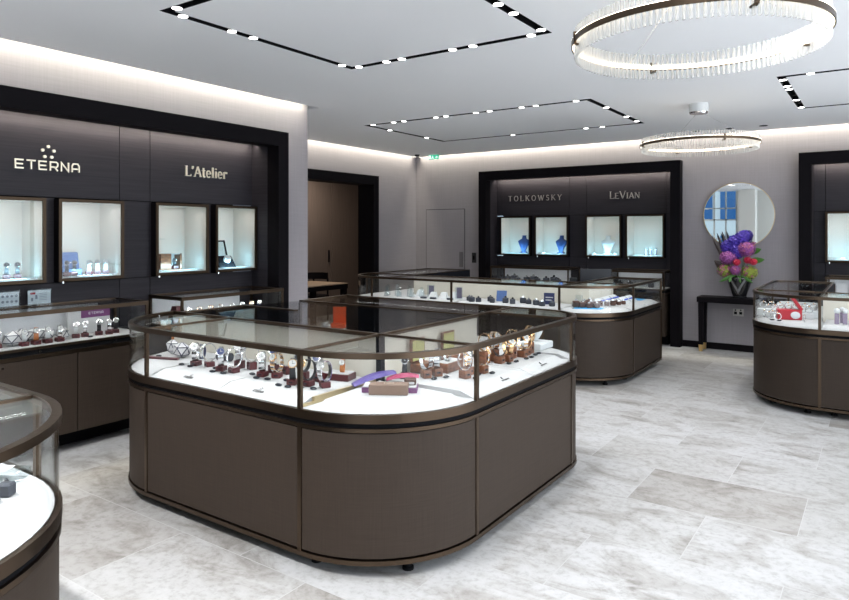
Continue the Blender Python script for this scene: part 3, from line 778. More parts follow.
o_, n_ = path_n(sA[4]); pad(o_[1:-1], n_[1:-1], [(-2.25, 4.45), (-2.25, 4.13)], islA)
o_, n_ = path_n(mk(-2.35, 4.50, -3.9, 4.50)); pad(o_, n_, [(-3.9, 3.96), (-2.35, 3.96)], islA, h=.055)

# ---- island at the camera's side, cut by the frame
sE = [mk(-1.79, -.9, -1.79, .52), arc(-2.41, .52, .62, 0, 90, 14), mk(-2.41, 1.14, -3.9, 1.14)]
iE = [(-2.41, -.9), (-2.41, .52), (-3.9, .52)]
islE = island('rounded glass display counter cut by the lower corner of the photo', sE, iE, (-2.6, .3, 0),
              mull=[((-2.41, 1.13), (-2.41, .52)), ((-1.80, .52), (-2.41, .52))], feet=[(-2.0, .45), (-2.3, 1.0), (-3.2, 1.0), (-1.9, -.4)])
o_, n_ = path_n(sE[1]); pad(o_, n_, [(-2.41, .56), (-2.37, .52)], islE)
o_, n_ = path_n(mk(-2.43, 1.14, -3.85, 1.14)); pad(o_, n_, [(-3.85, .56), (-2.43, .56)], islE)
o_, n_ = path_n(mk(-1.79, -.85, -1.79, .50)); pad(o_, n_, [(-2.37, .50), (-2.37, -.85)], islE)

# ---- long jewellery island before the end wall
sC = [mk(-5.81, 8.55, -5.81, 7.03), arc(-5.33, 7.03, .48, 180, 270, 8), mk(-5.33, 6.55, -4.14, 6.55), mk(-4.14, 6.55, -2.80, 6.55), arc(-2.80, 7.15, .60, 270, 360, 14), mk(-2.20, 7.15, -2.20, 8.22), mk(-2.20, 8.22, -2.80, 8.22)]
iC = [(-5.08, 8.55), (-5.08, 7.15), (-2.80, 7.15), (-2.80, 8.22)]
islC = island('long taupe jewellery island before the portal in the end wall', sC, iC, (-3.6, 7.2, 0),
              mull=[((-2.80, 6.56), (-2.80, 7.15)), ((-2.21, 7.15), (-2.80, 7.15)), ((-5.08, 6.56), (-5.08, 7.15)), ((-5.80, 7.15), (-5.08, 7.15))],
              feet=[(-2.7, 6.68), (-2.4, 6.82), (-2.32, 7.2), (-2.32, 8.0), (-4.0, 6.68), (-5.2, 6.8)])
o_, n_ = path_n(sC[4]); pad(o_, n_, [(-2.78, 7.12)], islC)
o_, n_ = path_n(mk(-2.20, 7.17, -2.20, 8.18)); pad(o_, n_, [(-2.77, 8.18), (-2.77, 7.17)], islC)
o_, n_ = path_n(mk(-4.10, 6.55, -2.83, 6.55)); pad(o_, n_, [(-2.83, 7.12), (-4.10, 7.12)], islC)
o_, n_ = path_n(mk(-5.31, 6.55, -4.16, 6.55)); pad(o_, n_, [(-4.16, 7.12), (-5.31, 7.12)], islC)
part('case_post', MB().box(-5.815, -5.79, 8.54, 8.562, ZF, ZT).box(-5.10, -5.078, 8.54, 8.562, ZF, ZT), M['bronze'], islC)
part('glass_pane', MB().box(-5.79, -5.10, 8.546, 8.552, ZF, ZT-.02), M['glass'], islC)
part('top_rail', MB().box(-5.81, -5.08, 8.54, 8.562, ZT-.024, ZT), M['bronze'], islC)

# ---- island by the second portal
sD = [mk(-0.43, 8.72, -0.90, 8.72), arc(-0.90, 8.57, .15, 90, 180, 6), mk(-1.05, 8.57, -1.05, 7.25), arc(-0.45, 7.25, .60, 180, 270, 14), mk(-0.45, 6.65, 0.9, 6.65), mk(.9, 6.65, 1.6, 6.65)]
iD = [(-0.43, 8.64), (-0.45, 8.6), (-0.45, 7.25), (1.6, 7.25)]
iD = [(-0.45, 8.72), (-0.45, 7.25), (1.6, 7.25)]
sD[0] = mk(-0.45, 8.72, -0.90, 8.72)
islD = island('taupe display island with red box inside, cut by the frame beside the second portal', sD, iD, (-.3, 7.3, 0),
              mull=[((-0.45, 6.655), (-0.45, 7.25)), ((-1.04, 7.25), (-0.45, 7.25))], feet=[(-.55, 6.78), (-.35, 6.8), (-.85, 7.0), (-.93, 7.5), (.6, 6.8)])
o_, n_ = path_n(sD[3]); pad(o_, n_, [(-.47, 7.22)], islD)
o_, n_ = path_n(mk(-.43, 6.65, .9, 6.65)); pad(o_, n_, [(.9, 7.22), (-.43, 7.22)], islD)
o_, n_ = path_n(mk(-1.05, 8.5, -1.05, 7.27)); pad(o_, n_, [(-.47, 7.27), (-.47, 8.5)], islD)

# case lighting: strips tucked under the top rails
CW = (1, .985, .96)
PW = .33
def strip_light(x0, y0, x1, y1, pw=PW, ins=.05, tilt=-32):
    """lamp under the rail from (x0,y0) to (x1,y1), outward side on the right"""
    dx, dy = x1-x0, y1-y0; L = math.hypot(dx, dy); nx, ny = -dy/L, dx/L
    a = math.atan2(dy, dx)
    area(((x0+x1)/2+nx*ins, (y0+y1)/2+ny*ins, ZT-.035), L*.88, .012, pw*L, CW, (math.radians(-tilt), 0, a))
def arc_light(cx, cy, r, a0, a1, pw=PW):
    pts = arc(cx, cy, r, a0, a1, 3)
    for p, q in zip(pts, pts[1:]): strip_light(*p, *q, pw)
strip_light(-3.54, 2.27, -2.29, 2.27); strip_light(-1.67, 2.89, -1.67, 4.12); strip_light(-2.05, 4.50, -3.95, 4.50)
arc_light(-2.29, 2.89, .62, 270, 360); arc_light(-3.54, 2.89, .62, 190, 270); arc_light(-2.05, 4.12, .38, 0, 90)
strip_light(-1.79, -.9, -1.79, .52); arc_light(-2.41, .52, .62, 0, 90); strip_light(-2.41, 1.14, -3.9, 1.14)
strip_light(-5.33, 6.55, -2.80, 6.55, .45); arc_light(-2.80, 7.15, .60, 270, 360, .45); strip_light(-2.2, 7.15, -2.2, 8.22, .45); strip_light(-5.81, 8.5, -5.81, 7.05); 
strip_light(-1.05, 8.5, -1.05, 7.25, .45); arc_light(-.45, 7.25, .6, 180, 270, .45); strip_light(-.45, 6.65, .9, 6.65, .45)

# ------------------------------------------------------------------ wall counters
def wall_counter(T, u0, u1, label, doors, yf=-.22, end0=True, end1=True, base=None, seams=(), group=None):
    p = T @ Vector(((u0+u1)/2, 0, 0)); q = T.to_3x3() @ Vector((1, 0, 0)); rz = math.atan2(q.y, q.x)
    t = thing('wall_counter', label, 'display counter', p, rz, group)
    yb = PANEL_Y-.004; zt = 1.05; zf = .80
    P = lambda n, mb, m_, s=False: part(n, mb.xf(T), m_, t, s)
    P('plinth', MB().box(u0+.01, u1-.01, .0, yb, 0, .14), M['gapblack'])
    P('carcass', MB().box(u0+.002, u1-.002, yf+.022, yb, .14, .722), M['linen'])
    es = [u0]+list(doors)+[u1]
    for a, b, kn in [(es[i], es[i+1], i % 2) for i in range(len(es)-1)]:
        dr = P('door', MB().box(a+.003, b-.003, yf, yf+.02, .145, .72, .002), M['linen'])
        ku = a+.05 if kn else b-.05
        k = MB().cyl((ku, yf, .685), (ku, yf-.008, .685), .009, 12); part('knob', k.xf(T), M['chrome'], dr, True)
    P('lower_band', MB().box(u0-.004, u1+.004, yf-.006, yb, .722, .748), M['bronze'])
    P('shadow_gap', MB().box(u0, u1, yf+.006, yb, .748, .782), M['gapblack'])
    P('case_band', MB().box(u0-.004, u1+.004, yf-.006, yf+.02, .782, zf).box(u0-.004, u0+.02, yf+.02, yb, .782, zf).box(u1-.02, u1+.004, yf+.02, yb, .782, zf), M['bronze'])
    P('display_floor', MB().box(u0+.02, u1-.02, yf+.02, yb, .782, zf), M['white'])
    P('rear_panel', MB().box(u0+.01, u1-.16, yb-.012, yb, zf, zt-.03), M['card'])
    P('top_rail', MB().box(u0-.004, u1+.004, yf-.006, yf+.018, zt-.03, zt).box(u0-.004, u0+.018, yf+.018, yb, zt-.03, zt).box(u1-.018, u1+.004, yf+.018, yb, zt-.03, zt).box(u0+.018, u1-.018, yb-.03, yb, zt-.02, zt), M['bronze'])
    P('glass_top', MB().box(u0+.017, u1-.017, yf+.017, yb-.028, zt-.012, zt-.004), M['glass'])
    for u in (u0, u1):
        s_ = 1 if u == u0 else -1
        P('case_post', MB().box(u-.002*s_, u+.018*s_, yf-.004, yf+.014, zf, zt-.03), M['bronze'])
        P('case_post', MB().box(u-.002*s_, u+.018*s_, yb-.02, yb, zf, zt-.03), M['bronze'])
        P('end_glass', MB().box(u+.004*s_, u+.010*s_, yf+.014, yb-.02, zf, zt-.03), M['glass'])
    ss = [u0+.018]+list(seams)+[u1-.018]
    for a, b in zip(ss, ss[1:]): P('glass_pane', MB().box(a+.0015, b-.0015, yf, yf+.006, zf, zt-.03), M['glass'])
    for u in ([(a+b)/2 for a, b in zip(ss, ss[1:])]):
        lk = MB().cyl((u, yf+.006, .765), (u, yf-.004, .765), .009, 12); part('case_lock', lk.xf(T), M['chrome'], t, True)
    c = T @ Vector(((u0+u1)/2, yf+.06, zt-.04)); area(c, u1-u0-.06, .012, .5*(u1-u0), CW, (math.radians(15), 0, rz))
    return t
wcA = wall_counter(TL, 1.46, 3.13, 'taupe wall counter of two-door cabinets under the first pair of vitrines', (2.01, 2.566), seams=(2.03, 2.57))
wcB = wall_counter(TL, 3.44, 4.59, 'taupe wall counter whose end pane shows a brown pyramid block', (4.0,), seams=(4.05,))
wcC = wall_counter(TB, -5.25, -3.91, 'end wall counter with dark jewellery blocks beneath the navy busts', (-4.8, -4.35), yf=-.24, seams=(-4.6,))
wcD = wall_counter(TB, -3.32, -2.50, 'end wall counter half hidden by the black monitor', (-2.9,), yf=-.24)
wcE = wall_counter(TB, -.58, 1.2, 'wall counter with cream cards inside the second portal', (0.0, .6), yf=-.24)

# ------------------------------------------------------------------ wall vitrines
def vitrine(T, v, label, n, z0=1.215, z1=1.858, power=.62, warm=False):
    u0, u1 = v; yf = PANEL_Y-.085; yb = PANEL_Y+.27
    p = T @ Vector(((u0+u1)/2, PANEL_Y, z0)); q = T.to_3x3() @ Vector((1, 0, 0)); rz = math.atan2(q.y, q.x)
    t = thing('wall_vitrine', label, 'wall vitrine', p, rz, 'lit wall vitrines')
    P = lambda n_, mb, m_, s=False: part(n_, mb.xf(T), m_, t, s)
    f = .024
    P('frame', MB().box(u0, u1, yf, yf+.014, z1-f, z1).box(u0, u1, yf, yf+.014, z0, z0+f).box(u0, u0+f, yf, yf+.014, z0+f, z1-f).box(u1-f, u1, yf, yf+.014, z0+f, z1-f), M['darkbronze'])
    P('outer_box', MB().box(u0+.002, u0+.012, yf+.0145, yb, z0+.002, z1-.002).box(u1-.012, u1-.002, yf+.0145, yb, z0+.002, z1-.002).box(u0+.012, u1-.012, yf+.0145, yb, z0+.002, z0+.012).box(u0+.012, u1-.012, yf+.0145, yb, z1-.012, z1-.002).box(u0+.002, u1-.002, yb, yb+.01, z0+.002, z1-.002), M['black'])
    a, b, c, d = u0+.012, u1-.012, z0+.012, z1-.012
    P('lining', MB().box(a, a+.006, yf+.0145, yb, c, d).box(b-.006, b, yf+.0145, yb, c, d).box(a+.006, b-.006, yf+.0145, yb, c, c+.008).box(a+.006, b-.006, yf+.0145, yb, d-.008, d).box(a+.006, b-.006, yb-.008, yb, c+.008, d-.008), M['vitwhite'])
    P('floor_pad', MB().box(a+.02, b-.02, yf+.05, yb-.02, c+.008, c+.026, .004), M['white'])
    P('glass_door', MB().box(u0+f, u1-f, yf+.006, yf+.010, z0+f+.0005, z1-f-.0005), M['glass'])
    lk = MB().cyl(((u0+.04), yf+.02, z0), ((u0+.04), yf+.02, z0-.016), .010, 10); P('lock', lk, M['chrome'], True)
    w = u1-u0
    area(T @ Vector(((u0+u1)/2, yf+.07, d-.02)), w-.24, .03, power*.8, (1, .97, .92), (math.radians(12), 0, rz))
    area(T @ Vector(((u0+u1)/2, yf+.035, c+.06)), w-.2, .02, power*1.9, (.36, .78, 1), (math.radians(95), 0, rz))
    return t, c+.026
VL = ['lit vitrine with two watches, cut by the photo edge below the capital lettering', 'lit vitrine with slate blue presentation box and white watches',
      'lit vitrine with a brown open watch winder frame', 'lit vitrine with a black open watch winder, next to the niche cheek']
VB = ['lit end wall vitrine with navy bust, beside the portal post', 'second lit end wall vitrine with navy bust', 'lit end wall vitrine with white necklace bust', 'lit end wall vitrine with three small jewellery stands']
VR = ['lit vitrine with white bust in the second portal, cut by the photo edge']
for v, l in zip(LV, VL): vitrine(TL, v, l, 0)
for v, l in zip(BV, VB): vitrine(TB, v, l, 0)
vitrine(TB, RV[0], VR[0], 0)
vitrine(TB, RV[1], 'empty lit vitrine deeper in the second portal', 0)
VZ = 1.215+.012+.026+.0005

# ------------------------------------------------------------------ lettering on the niche panels
def sign(T, u, z, name, label, build, m_):
    p = T @ Vector((u, PANEL_Y, z)); q = T.to_3x3() @ Vector((1, 0, 0)); rz = math.atan2(q.y, q.x)
    t = thing('wall_lettering', label, 'wall lettering', p, rz)
    for n_, mb in build: part(n_, mb.xf(Matrix.Translation(p) @ Matrix.Rotation(rz, 4, 'Z')), m_, t)
    return t
sign(TL, 2.582, 2.076, 'e', 'champagne capital lettering under a five dot emblem on the side wall', [
    ('lettering', letters(MB(), 'ETERNA', .072, .012, heavy=.15, thin=.15, serif=False, table=GL2, gap=.30, width=.485)), ('dot_emblem', dots(MB(), .0, .140, .044, .012, .012))], M['letter'])
sign(TL, 4.045, 2.121, 'l', "champagne serif lettering with an apostrophe above the watch winder vitrines", [
    ('lettering', letters(MB(), "L'Atelier", .094, .012, heavy=.16, thin=.075, gap=.05, width=.47))], M['letter'])
sign(TB, -4.70, 2.113, 't', 'thin widely spaced pewter capitals above the navy bust vitrines', [
    ('lettering', letters(MB(), 'TOLKOWSKY', .088, .01, heavy=.11, thin=.055, gap=.42, width=.95))], M['silverletter'])
sign(TB, -3.215, 2.107, 'v', 'pewter small capital lettering above the white bust vitrine', [
    ('lettering', letters(MB(), 'LEVIAN', .112, .01, heavy=.12, thin=.06, gap=.10, width=.455, caps=[1, .78, 1, .78, .78, .78]))], M['silverletter'])

# small printed name on the display pads (lies on the sloping lip)
def pad_print(parent, x, y, z, rz, text=None):
    m = MB(); Mx = Matrix.Translation((x, y, z)) @ Matrix.Rotation(rz, 4, 'Z') @ Matrix.Rotation(-math.radians(70), 4, 'X')
    if text: letters(m, text, .017, .0012, heavy=.2, thin=.2, serif=False, table=GL2, gap=.3, width=.075); dots(m, 0, .032, .008, .003, .0012)
    else:
        m.box(-.042, -.012, -.0012, 0, 0, .008).box(-.006, .014, -.0012, 0, 0, .008).box(.018, .042, -.0012, 0, 0, .008)
        m.cyl((-.012, 0, .022), (-.004, 0, .034), .003, 6); m.box(-.012, -.004, -.0012, 0, .016, .03)
    part('printed_name', m.xf(Mx), M['print'], parent)
pad_print(islA, -3.24, 2.335, ZF+.017, 0, 'ETERNA'); pad_print(islA, -2.66, 2.335, ZF+.017, 0, 'ETERNA')
pad_print(islA, -1.735, 3.32, ZF+.017, PI/2); pad_print(islA, -1.735, 3.83, ZF+.017, PI/2)

# ------------------------------------------------------------------ mirror, console, vase and flowers
t = thing('round_mirror', 'round mirror with thin gilt rim on the grey end wall', 'mirror', (-1.595, BW, 1.82))
RM = Matrix.Translation((-1.595, BW, 1.825)) @ Matrix.Rotation(PI/2, 4, 'X')
part('backing_disc', MB().lathe([(.425, 0), (.425, .022)], seg=64, M4=RM), M['black'], t)
part('mirror_glass', MB().lathe([(.432, .0225), (.432, .027)], seg=64, M4=RM), M['mirror'], t)
part('rim', MB().lathe([(.433, .015), (.441, .015), (.441, .031), (.433, .031)], seg=64, M4=RM, cap=False).lathe([(.433, .031), (.433, .015)], seg=64, M4=RM, cap=False), M['padtrim'], t, True)
t = thing('console_table', 'slim black console table under the round mirror', 'console table', (-1.5, 9.58, 0))
part('table_top', MB().box(-2.06, -1.02, 9.42, 9.72, .66, .735, .006), M['black'], t)
for x in (-2.04, -1.10):
    for y in (9.44, 9.65):
        lg = part('leg', MB().loft([(x, y), (x+.05, y), (x+.05, y+.05), (x, y+.05)], [(x-.005, y-.005), (x+.06, y-.005), (x+.06, y+.055), (x-.005, y+.055)], .09, .66), M['black'], t)
        part('ferrule', MB().loft([(x+.004, y+.004), (x+.046, y+.004), (x+.046, y+.046), (x+.004, y+.046)], [(x, y), (x+.05, y), (x+.05, y+.05), (x, y+.05)], 0, .09), M['brass'], lg)
t = thing('wall_socket', 'brushed steel double wall socket below the console table', 'socket', (-1.60, BW, .52))
part('plate', MB().box(-1.665, -1.535, BW-.008, BW, .47, .57, .003), M['socket'], t)
for x in (-1.632, -1.568):
    part('outlet', MB().box(x-.018, x+.018, BW-.010, BW-.008, .495, .53), M['gapblack'], t); part('rocker', MB().box(x-.009, x+.009, BW-.012, BW-.008, .542, .56), M['gapblack'], t)

VX, VY, VZ0 = -1.555, 9.56, .7355
t = thing('vase', 'black glazed vase with a smoky V facet on the console table', 'vase', (VX, VY, VZ0))
prof = [(r*1.15, z*1.14) for r, z in [(.075, 0), (.078, .012), (.072, .02), (.088, .07), (.112, .14), (.128, .195), (.134, .225), (.130, .238), (.108, .246), (.108, .225), (.09, .15), (.01, .04)]]
part('body', MB().lathe(prof, (VX, VY, VZ0), 32), M['vase'], t, True)
def vr(z):
    for (r0, z0), (r1, z1) in zip(prof[2:7], prof[3:8]):
        if z0 <= z <= z1: return r0+(r1-r0)*(z-z0)/(z1-z0)
    return .1
vf = MB()
for sgn in (-1, 1):
    A = []; B = []
    for i in range(9):
        f = i/8; zc = .052+.17*f; a = -PI/2+.12+sgn*(.02+.62*f)
        for L, dz in ((A, 0), (B, .062)):
            z = min(zc+dz, .252); r = vr(z)+.0015; L.append(vf.v(VX+r*math.cos(a-.12), VY+r*math.sin(a-.12), VZ0+z))
    for i in range(8): vf.face([A[i], A[i+1], B[i+1], B[i]])
part('v_facet', vf, M['vasegrey'], t)

def petals(mb, c, nrm, r, n, mat_, curl=.4, rnd=None):
    """one floret: n petals around a direction"""
    mb.m(mat_); q = Vector(nrm).to_track_quat('Z', 'Y').to_matrix().to_4x4(); q.translation = Vector(c)
    ph = random.random()*6
    for i in range(n):
        a = ph+2*PI*i/n; w = PI/n*.85
        P = [(0, 0, 0), (r*.6*math.cos(a-w), r*.6*math.sin(a-w), r*curl*.5), (r*math.cos(a), r*math.sin(a), r*curl), (r*.6*math.cos(a+w), r*.6*math.sin(a+w), r*curl*.5)]
        vs = [mb.v(*(q @ Vector(p))) for p in P]; mb.face(vs)
def bloom(name, c, rx, rz, n, mats, pr, label, cat='flower', np_=4):
    mb = MB(); mb.m(mats[0])
    mb.ell(c, rx*.78, rx*.78, rz*.78, seg=12, rings=8)
    for i in range(n):
        z = 1-2*(i+.5)/n; a = i*2.39996; s_ = math.sqrt(max(0, 1-z*z)); d = Vector((s_*math.cos(a), s_*math.sin(a), z))
        j = 1+random.uniform(-.08, .08)
        petals(mb, (c[0]+d.x*rx*j*.9, c[1]+d.y*rx*j*.9, c[2]+d.z*rz*j*.9), d, pr, np_, random.choice(mats), .45)
    return tag(part(name, mb, None), label, cat, 'flowers in the black vase')
def W(px, pz, dy=0): return (VX+px*1.12, VY+dy, VZ0+.262+(pz-.22)*1.22)
M['violet2'] = mat('deep blue violet petals', (0.045, 0.022, 0.30), 0.6); M['mauve2'] = mat('dark mauve petals', (0.20, 0.04, 0.19), 0.6); M['olive'] = mat('olive petals', (0.20, 0.22, 0.04), 0.6)
for i, (x, z, dy, r) in enumerate(((-.05, .60, .02, .085), (-.13, .55, 0, .075), (.015, .64, .03, .08), (.045, .67, .05, .062), (-.02, .50, -.03, .08), (-.11, .47, -.02, .06))):
    bloom('delphinium_head', W(x, z, dy), r*1.15, r*1.25, 90, [M['violet'], M['violet'], M['violet2']], .024,
          ['violet blue bloom in the middle of the blue mass', 'violet blue bloom at the outer side over the dark leaves', 'violet blue bloom high in the bouquet', 'topmost violet blue bloom of the bouquet', 'violet blue bloom just above the mauve heads', 'low violet blue bloom over the mauve hydrangea'][i])
bloom('hydrangea_head', W(.085, .53, -.07), .115, .10, 120, [M['mauve'], M['mauve'], M['pinkpetal'], M['mauve2']], .020, 'mauve hydrangea head next to the crimson roses, upper of the two')
bloom('hydrangea_head', W(-.11, .435, -.08), .11, .09, 120, [M['mauve'], M['mauve'], M['mauve2']], .020, 'mauve hydrangea head over the vase shoulder, lower of the two')
bloom('hydrangea_head', W(-.145, .295, -.06), .10, .092, 90, [M['greenpetal'], M['pinkpetal'], M['olive']], .020, 'green and dusky pink hydrangea on the mirror rim side, above the long leaf')
bloom('hydrangea_head', W(.115, .285, -.07), .108, .095, 90, [M['greenpetal'], M['olive'], M['greenpetal'], M['pinkpetal']], .020, 'lime green hydrangea head below the crimson roses')
bloom('hydrangea_head', W(-.03, .31, -.12), .068, .066, 60, [M['pinkpetal'], M['mauve']], .018, 'small dusky pink hydrangea head at the centre above the vase mouth')
for x, z, lb in ((.105, .415, 'crimson rose in the middle of the three'), (.165, .40, 'crimson rose at the outer side of the three'), (-.01, .39, 'crimson rose low between the mauve heads')):
    bloom('rose', W(x, z, -.13), .042, .038, 30, [M['red']], .02, lb, np_=5)

def leaf(mb, base, tip, w, bend, mat_):
    mb.m(mat_); b = Vector(base); t_ = Vector(tip); d = t_-b; sd = d.cross(Vector((0, 1, .2))).normalized(); rows = []
    up = d.cross(sd).normalized()
    for i in range(7):
        f = i/6; ww = w*math.sin(PI*min(1, f*.9+.06))*.5; c = b+d*f+Vector((0, 0, -bend*f*f))
        rows.append([mb.v(*(c+sd*ww+up*.004)), mb.v(*(c+up*.012)), mb.v(*(c-sd*ww+up*.004)), mb.v(*(c))])
    for a, c in zip(rows, rows[1:]):
        for k in range(4): mb.face([a[k], a[(k+1) % 4], c[(k+1) % 4], c[k]])
    return mb
for i, (p, q, w_, lb) in enumerate(((W(-.1, .3), W(-.30, .67, -.02), .055, 'longest dark bronze leaf leaning out across the mirror'), (W(-.1, .32), W(-.25, .70, .03), .05, 'dark bronze leaf just behind the longest one'), (W(-.08, .36), W(-.19, .72, .0), .055, 'upright dark bronze leaf beside the blue flowers'), (W(-.1, .27), W(-.27, .40, -.02), .12, 'broad dark leaf tucked below the mauve hydrangea'))):
    solo('dark_leaf', leaf(MB(), p, q, w_, .0, M['darkleaf']), None, lb, 'leaf', 'leaves in the black vase')
for p, q, w_, lb in ((W(-.02, .25, -.1), W(-.20, .20, -.13), .05, 'long green leaf drooping over the mirror rim side of the vase'), (W(.03, .25, -.12), W(.16, .20, -.13), .05, 'green leaf drooping under the lime hydrangea'), (W(.1, .39, -.05), W(.27, .45, -.06), .085, 'broad green leaf behind the crimson roses'), (W(.1, .48, 0), W(.23, .56, -.02), .085, 'dark green leaf above the roses against the wall'), (W(.0, .24, -.12), W(.04, .20, -.16), .05, 'small green leaf hanging over the vase mouth'), (W(-.06, .25, -.1), W(-.09, .20, -.15), .05, 'green leaf beside the vase mouth under the pink head')):
    solo('green_leaf', leaf(MB(), p, q, w_, .03, M['leaf']), None, lb, 'leaf', 'leaves in the black vase')
tag(part('flower_stems', MB().tube([W(0, .2), W(-.05, .55)], .004).tube([W(0, .2), W(.08, .45, -.04)], .004).tube([W(0, .2), W(-.11, .36, -.05)], .004).tube([W(.0, .2), W(.11, .26, -.05)], .004).tube([W(0, .2), W(-.13, .27, -.04)], .004).tube([W(0, .2), W(-.03, .27, -.09)], .004).tube([W(.0, .2), W(.1, .37, -.08)], .003).tube([W(.02, .2), W(.06, .65, .03)], .004), M['leaf']), kind='stuff')

# ================================================================== MERCHANDISE
ORD = ['first', 'second', 'third', 'fourth', 'fifth', 'sixth', 'seventh', 'eighth', 'ninth', 'tenth', 'eleventh', 'twelfth']
PZ = ZF+.0305                  # top of an island pad
def make_watch(brace, case, dial, hands, gold_mid=None):
    t = thing('wristwatch', '', 'watch', (0, 0, 0))
    n = 26; cz = .045; ry, rz_ = .031, .043
    ring = MB(); ring.m(brace); prev = None; first = None; R = []
    for i in range(n):
        a = 2*PI*i/n; wv = .0095+.0045*max(0, math.cos(a+PI/2+.55)); y, z = ry*math.cos(a), cz+rz_*math.sin(a)
        ny, nz = math.cos(a)/ry, math.sin(a)/rz_; l = math.hypot(ny, nz); ny, nz = ny/l, nz/l
        R.append([ring.v(x, y+ny*o, z+nz*o) for x, o in ((-wv, 0), (wv, 0), (wv, .0032), (-wv, .0032))])
    for i in range(n):
        a, b = R[i], R[(i+1) % n]
        for k in range(4):
            ring.m(gold_mid if (gold_mid and i % 2) else brace); ring.face([a[k], a[(k+1) % 4], b[(k+1) % 4], b[k]])
    part('bracelet', ring, None, t, True)
    ang = math.radians(218)   # up and to the front of the loop
    cy, c_z = ry*math.cos(PI-.62), cz+rz_*math.sin(.62)
    q = Vector((0, -math.cos(.62)/ry, math.sin(.62)/rz_)).normalized().to_track_quat('Z', 'Y').to_matrix().to_4x4(); q.translation = Vector((0, cy, c_z))
    c = part('case', MB().lathe([(.017, -.001), (.0205, .002), (.0205, .007), (.0188, .0095), (.0165, .0096)], seg=24, M4=q, cap=False).cyl(q @ Vector((.02, 0, .0045)), q @ Vector((.025, 0, .0045)), .003, 8), case, t, True)
    d = part('dial', MB().lathe([(.0168, .0072), (.0168, .0084)], seg=24, M4=q), dial, c, True)
    part('hand', MB().box(-.0008, .0008, -.002, .0125, .0084, .0092, M4=q), hands, c); part('hand', MB().box(-.002, .009, -.001, .001, .0084, .0092, M4=q), hands, c)
    return t
WK = {
 'steel_white': make_watch(M['steel'], M['steel'], M['dialwhite'], M['dialblack']),
 'steel_blue': make_watch(M['steel'], M['steel'], M['dialblue'], M['dialwhite']),
 'steel_black': make_watch(M['steel'], M['steel'], M['dialblack'], M['dialwhite']),
 'black': make_watch(M['blackstrap'], M['steel'], M['dialblack'], M['dialwhite']),
 'navy': make_watch(M['bluestrap'], M['steel'], M['dialwhite'], M['dialblue']),
 'gold': make_watch(M['gold'], M['gold'], M['dialwhite'], M['dialblack']),
 'two_tone': make_watch(M['steel'], M['gold'], M['dialwhite'], M['dialblack'], M['gold']),
 'black_gold': make_watch(M['blackstrap'], M['gold'], M['dialwhite'], M['dialblack']),
 'tan': make_watch(M['tan'], M['steel'], M['dialwhite'], M['dialblack']),
 'white': make_watch(M['whitebust'], M['steel'], M['dialwhite'], M['dialblue']),
}
WN = {'steel_white': 'steel watch with white dial', 'steel_blue': 'steel watch with navy dial', 'steel_black': 'steel watch with black dial', 'black': 'watch on black strap', 'navy': 'watch on navy strap',
      'gold': 'rose gold watch', 'two_tone': 'steel and gold watch', 'black_gold': 'gold watch on black strap', 'tan': 'watch on tan strap', 'white': 'watch on white strap'}
def make_block(m_, w, d, h):
    t = thing('watch_stand', '', 'watch stand', (0, 0, 0))
    part('block', MB().box(-w/2, w/2, -d/2, d/2, 0, h, .003), m_, t)
    part('front_plate', MB().box(-w*.2, w*.2, -d/2-.0012, -d/2, h*.4, h*.6), M['tag'], t)
    return t
BK = {'low': make_block(M['burgundy'], .052, .05, .030), 'tall': make_block(M['burgundy'], .052, .045, .046), 'burl': make_block(M['brownleather'], .050, .055, .045), 'burl_tall': make_block(M['brownleather'], .055, .05, .075)}
BH = {'low': .030, 'tall': .046, 'burl': .045, 'burl_tall': .075}
BN = {'low': 'low burgundy stand', 'tall': 'raised burgundy stand', 'burl': 'low burl wood stand', 'burl_tall': 'raised burl wood stand'}
tagp = part('price_tag', MB().lathe([(.012, 0), (.0165, .003), (.0165, .006), (.010, .009)], seg=16).xf(Matrix.Scale(.72, 4, (0, 1, 0))), M['tag'], None, True)
def put_tag(x, y, z, label, rz=0, g='black oval tags before the watches'):
    if 'price_tag_used' not in USED: USED.add('price_tag_used'); o = tagp
    else: o = tagp.copy(); COL.objects.link(o)
    o.location = (x, y, z); o.rotation_euler = (0, 0, rz); o.scale = (1.3,)*3; return tag(o, label, 'tag', g)

def cluster(where, items, rz, z, group, tags=(), s=1.0):
    """items: x, y, watch kind, stand kind"""
    n = len(items); seen = {}
    for i, (x, y, wk, bk, *rest) in enumerate(items):
        a = rz+(rest[0] if rest else 0)
        pos = ORD[i]
        dup(BK[bk], (x, y, z), a, '%s under the %s of %s' % (BN[bk], pos+' watch' if n > 1 else 'watch', where), 'watch stands, '+group)
        sg = -1 if i % 2 else 1
        dup(WK[wk], (x, y, z+BH[bk]), a+(.45*sg if s > 1 else 0), '%s, %s of %s' % (WN[wk], pos, where) if n > 1 else '%s of %s' % (WN[wk], where), 'wristwatches, '+group, s)
    for i, (x, y) in enumerate(tags):
        put_tag(x, y, z, '%s black oval tag before %s' % (ORD[i], where) if len(tags) > 1 else 'black oval tag before %s' % where, rz)

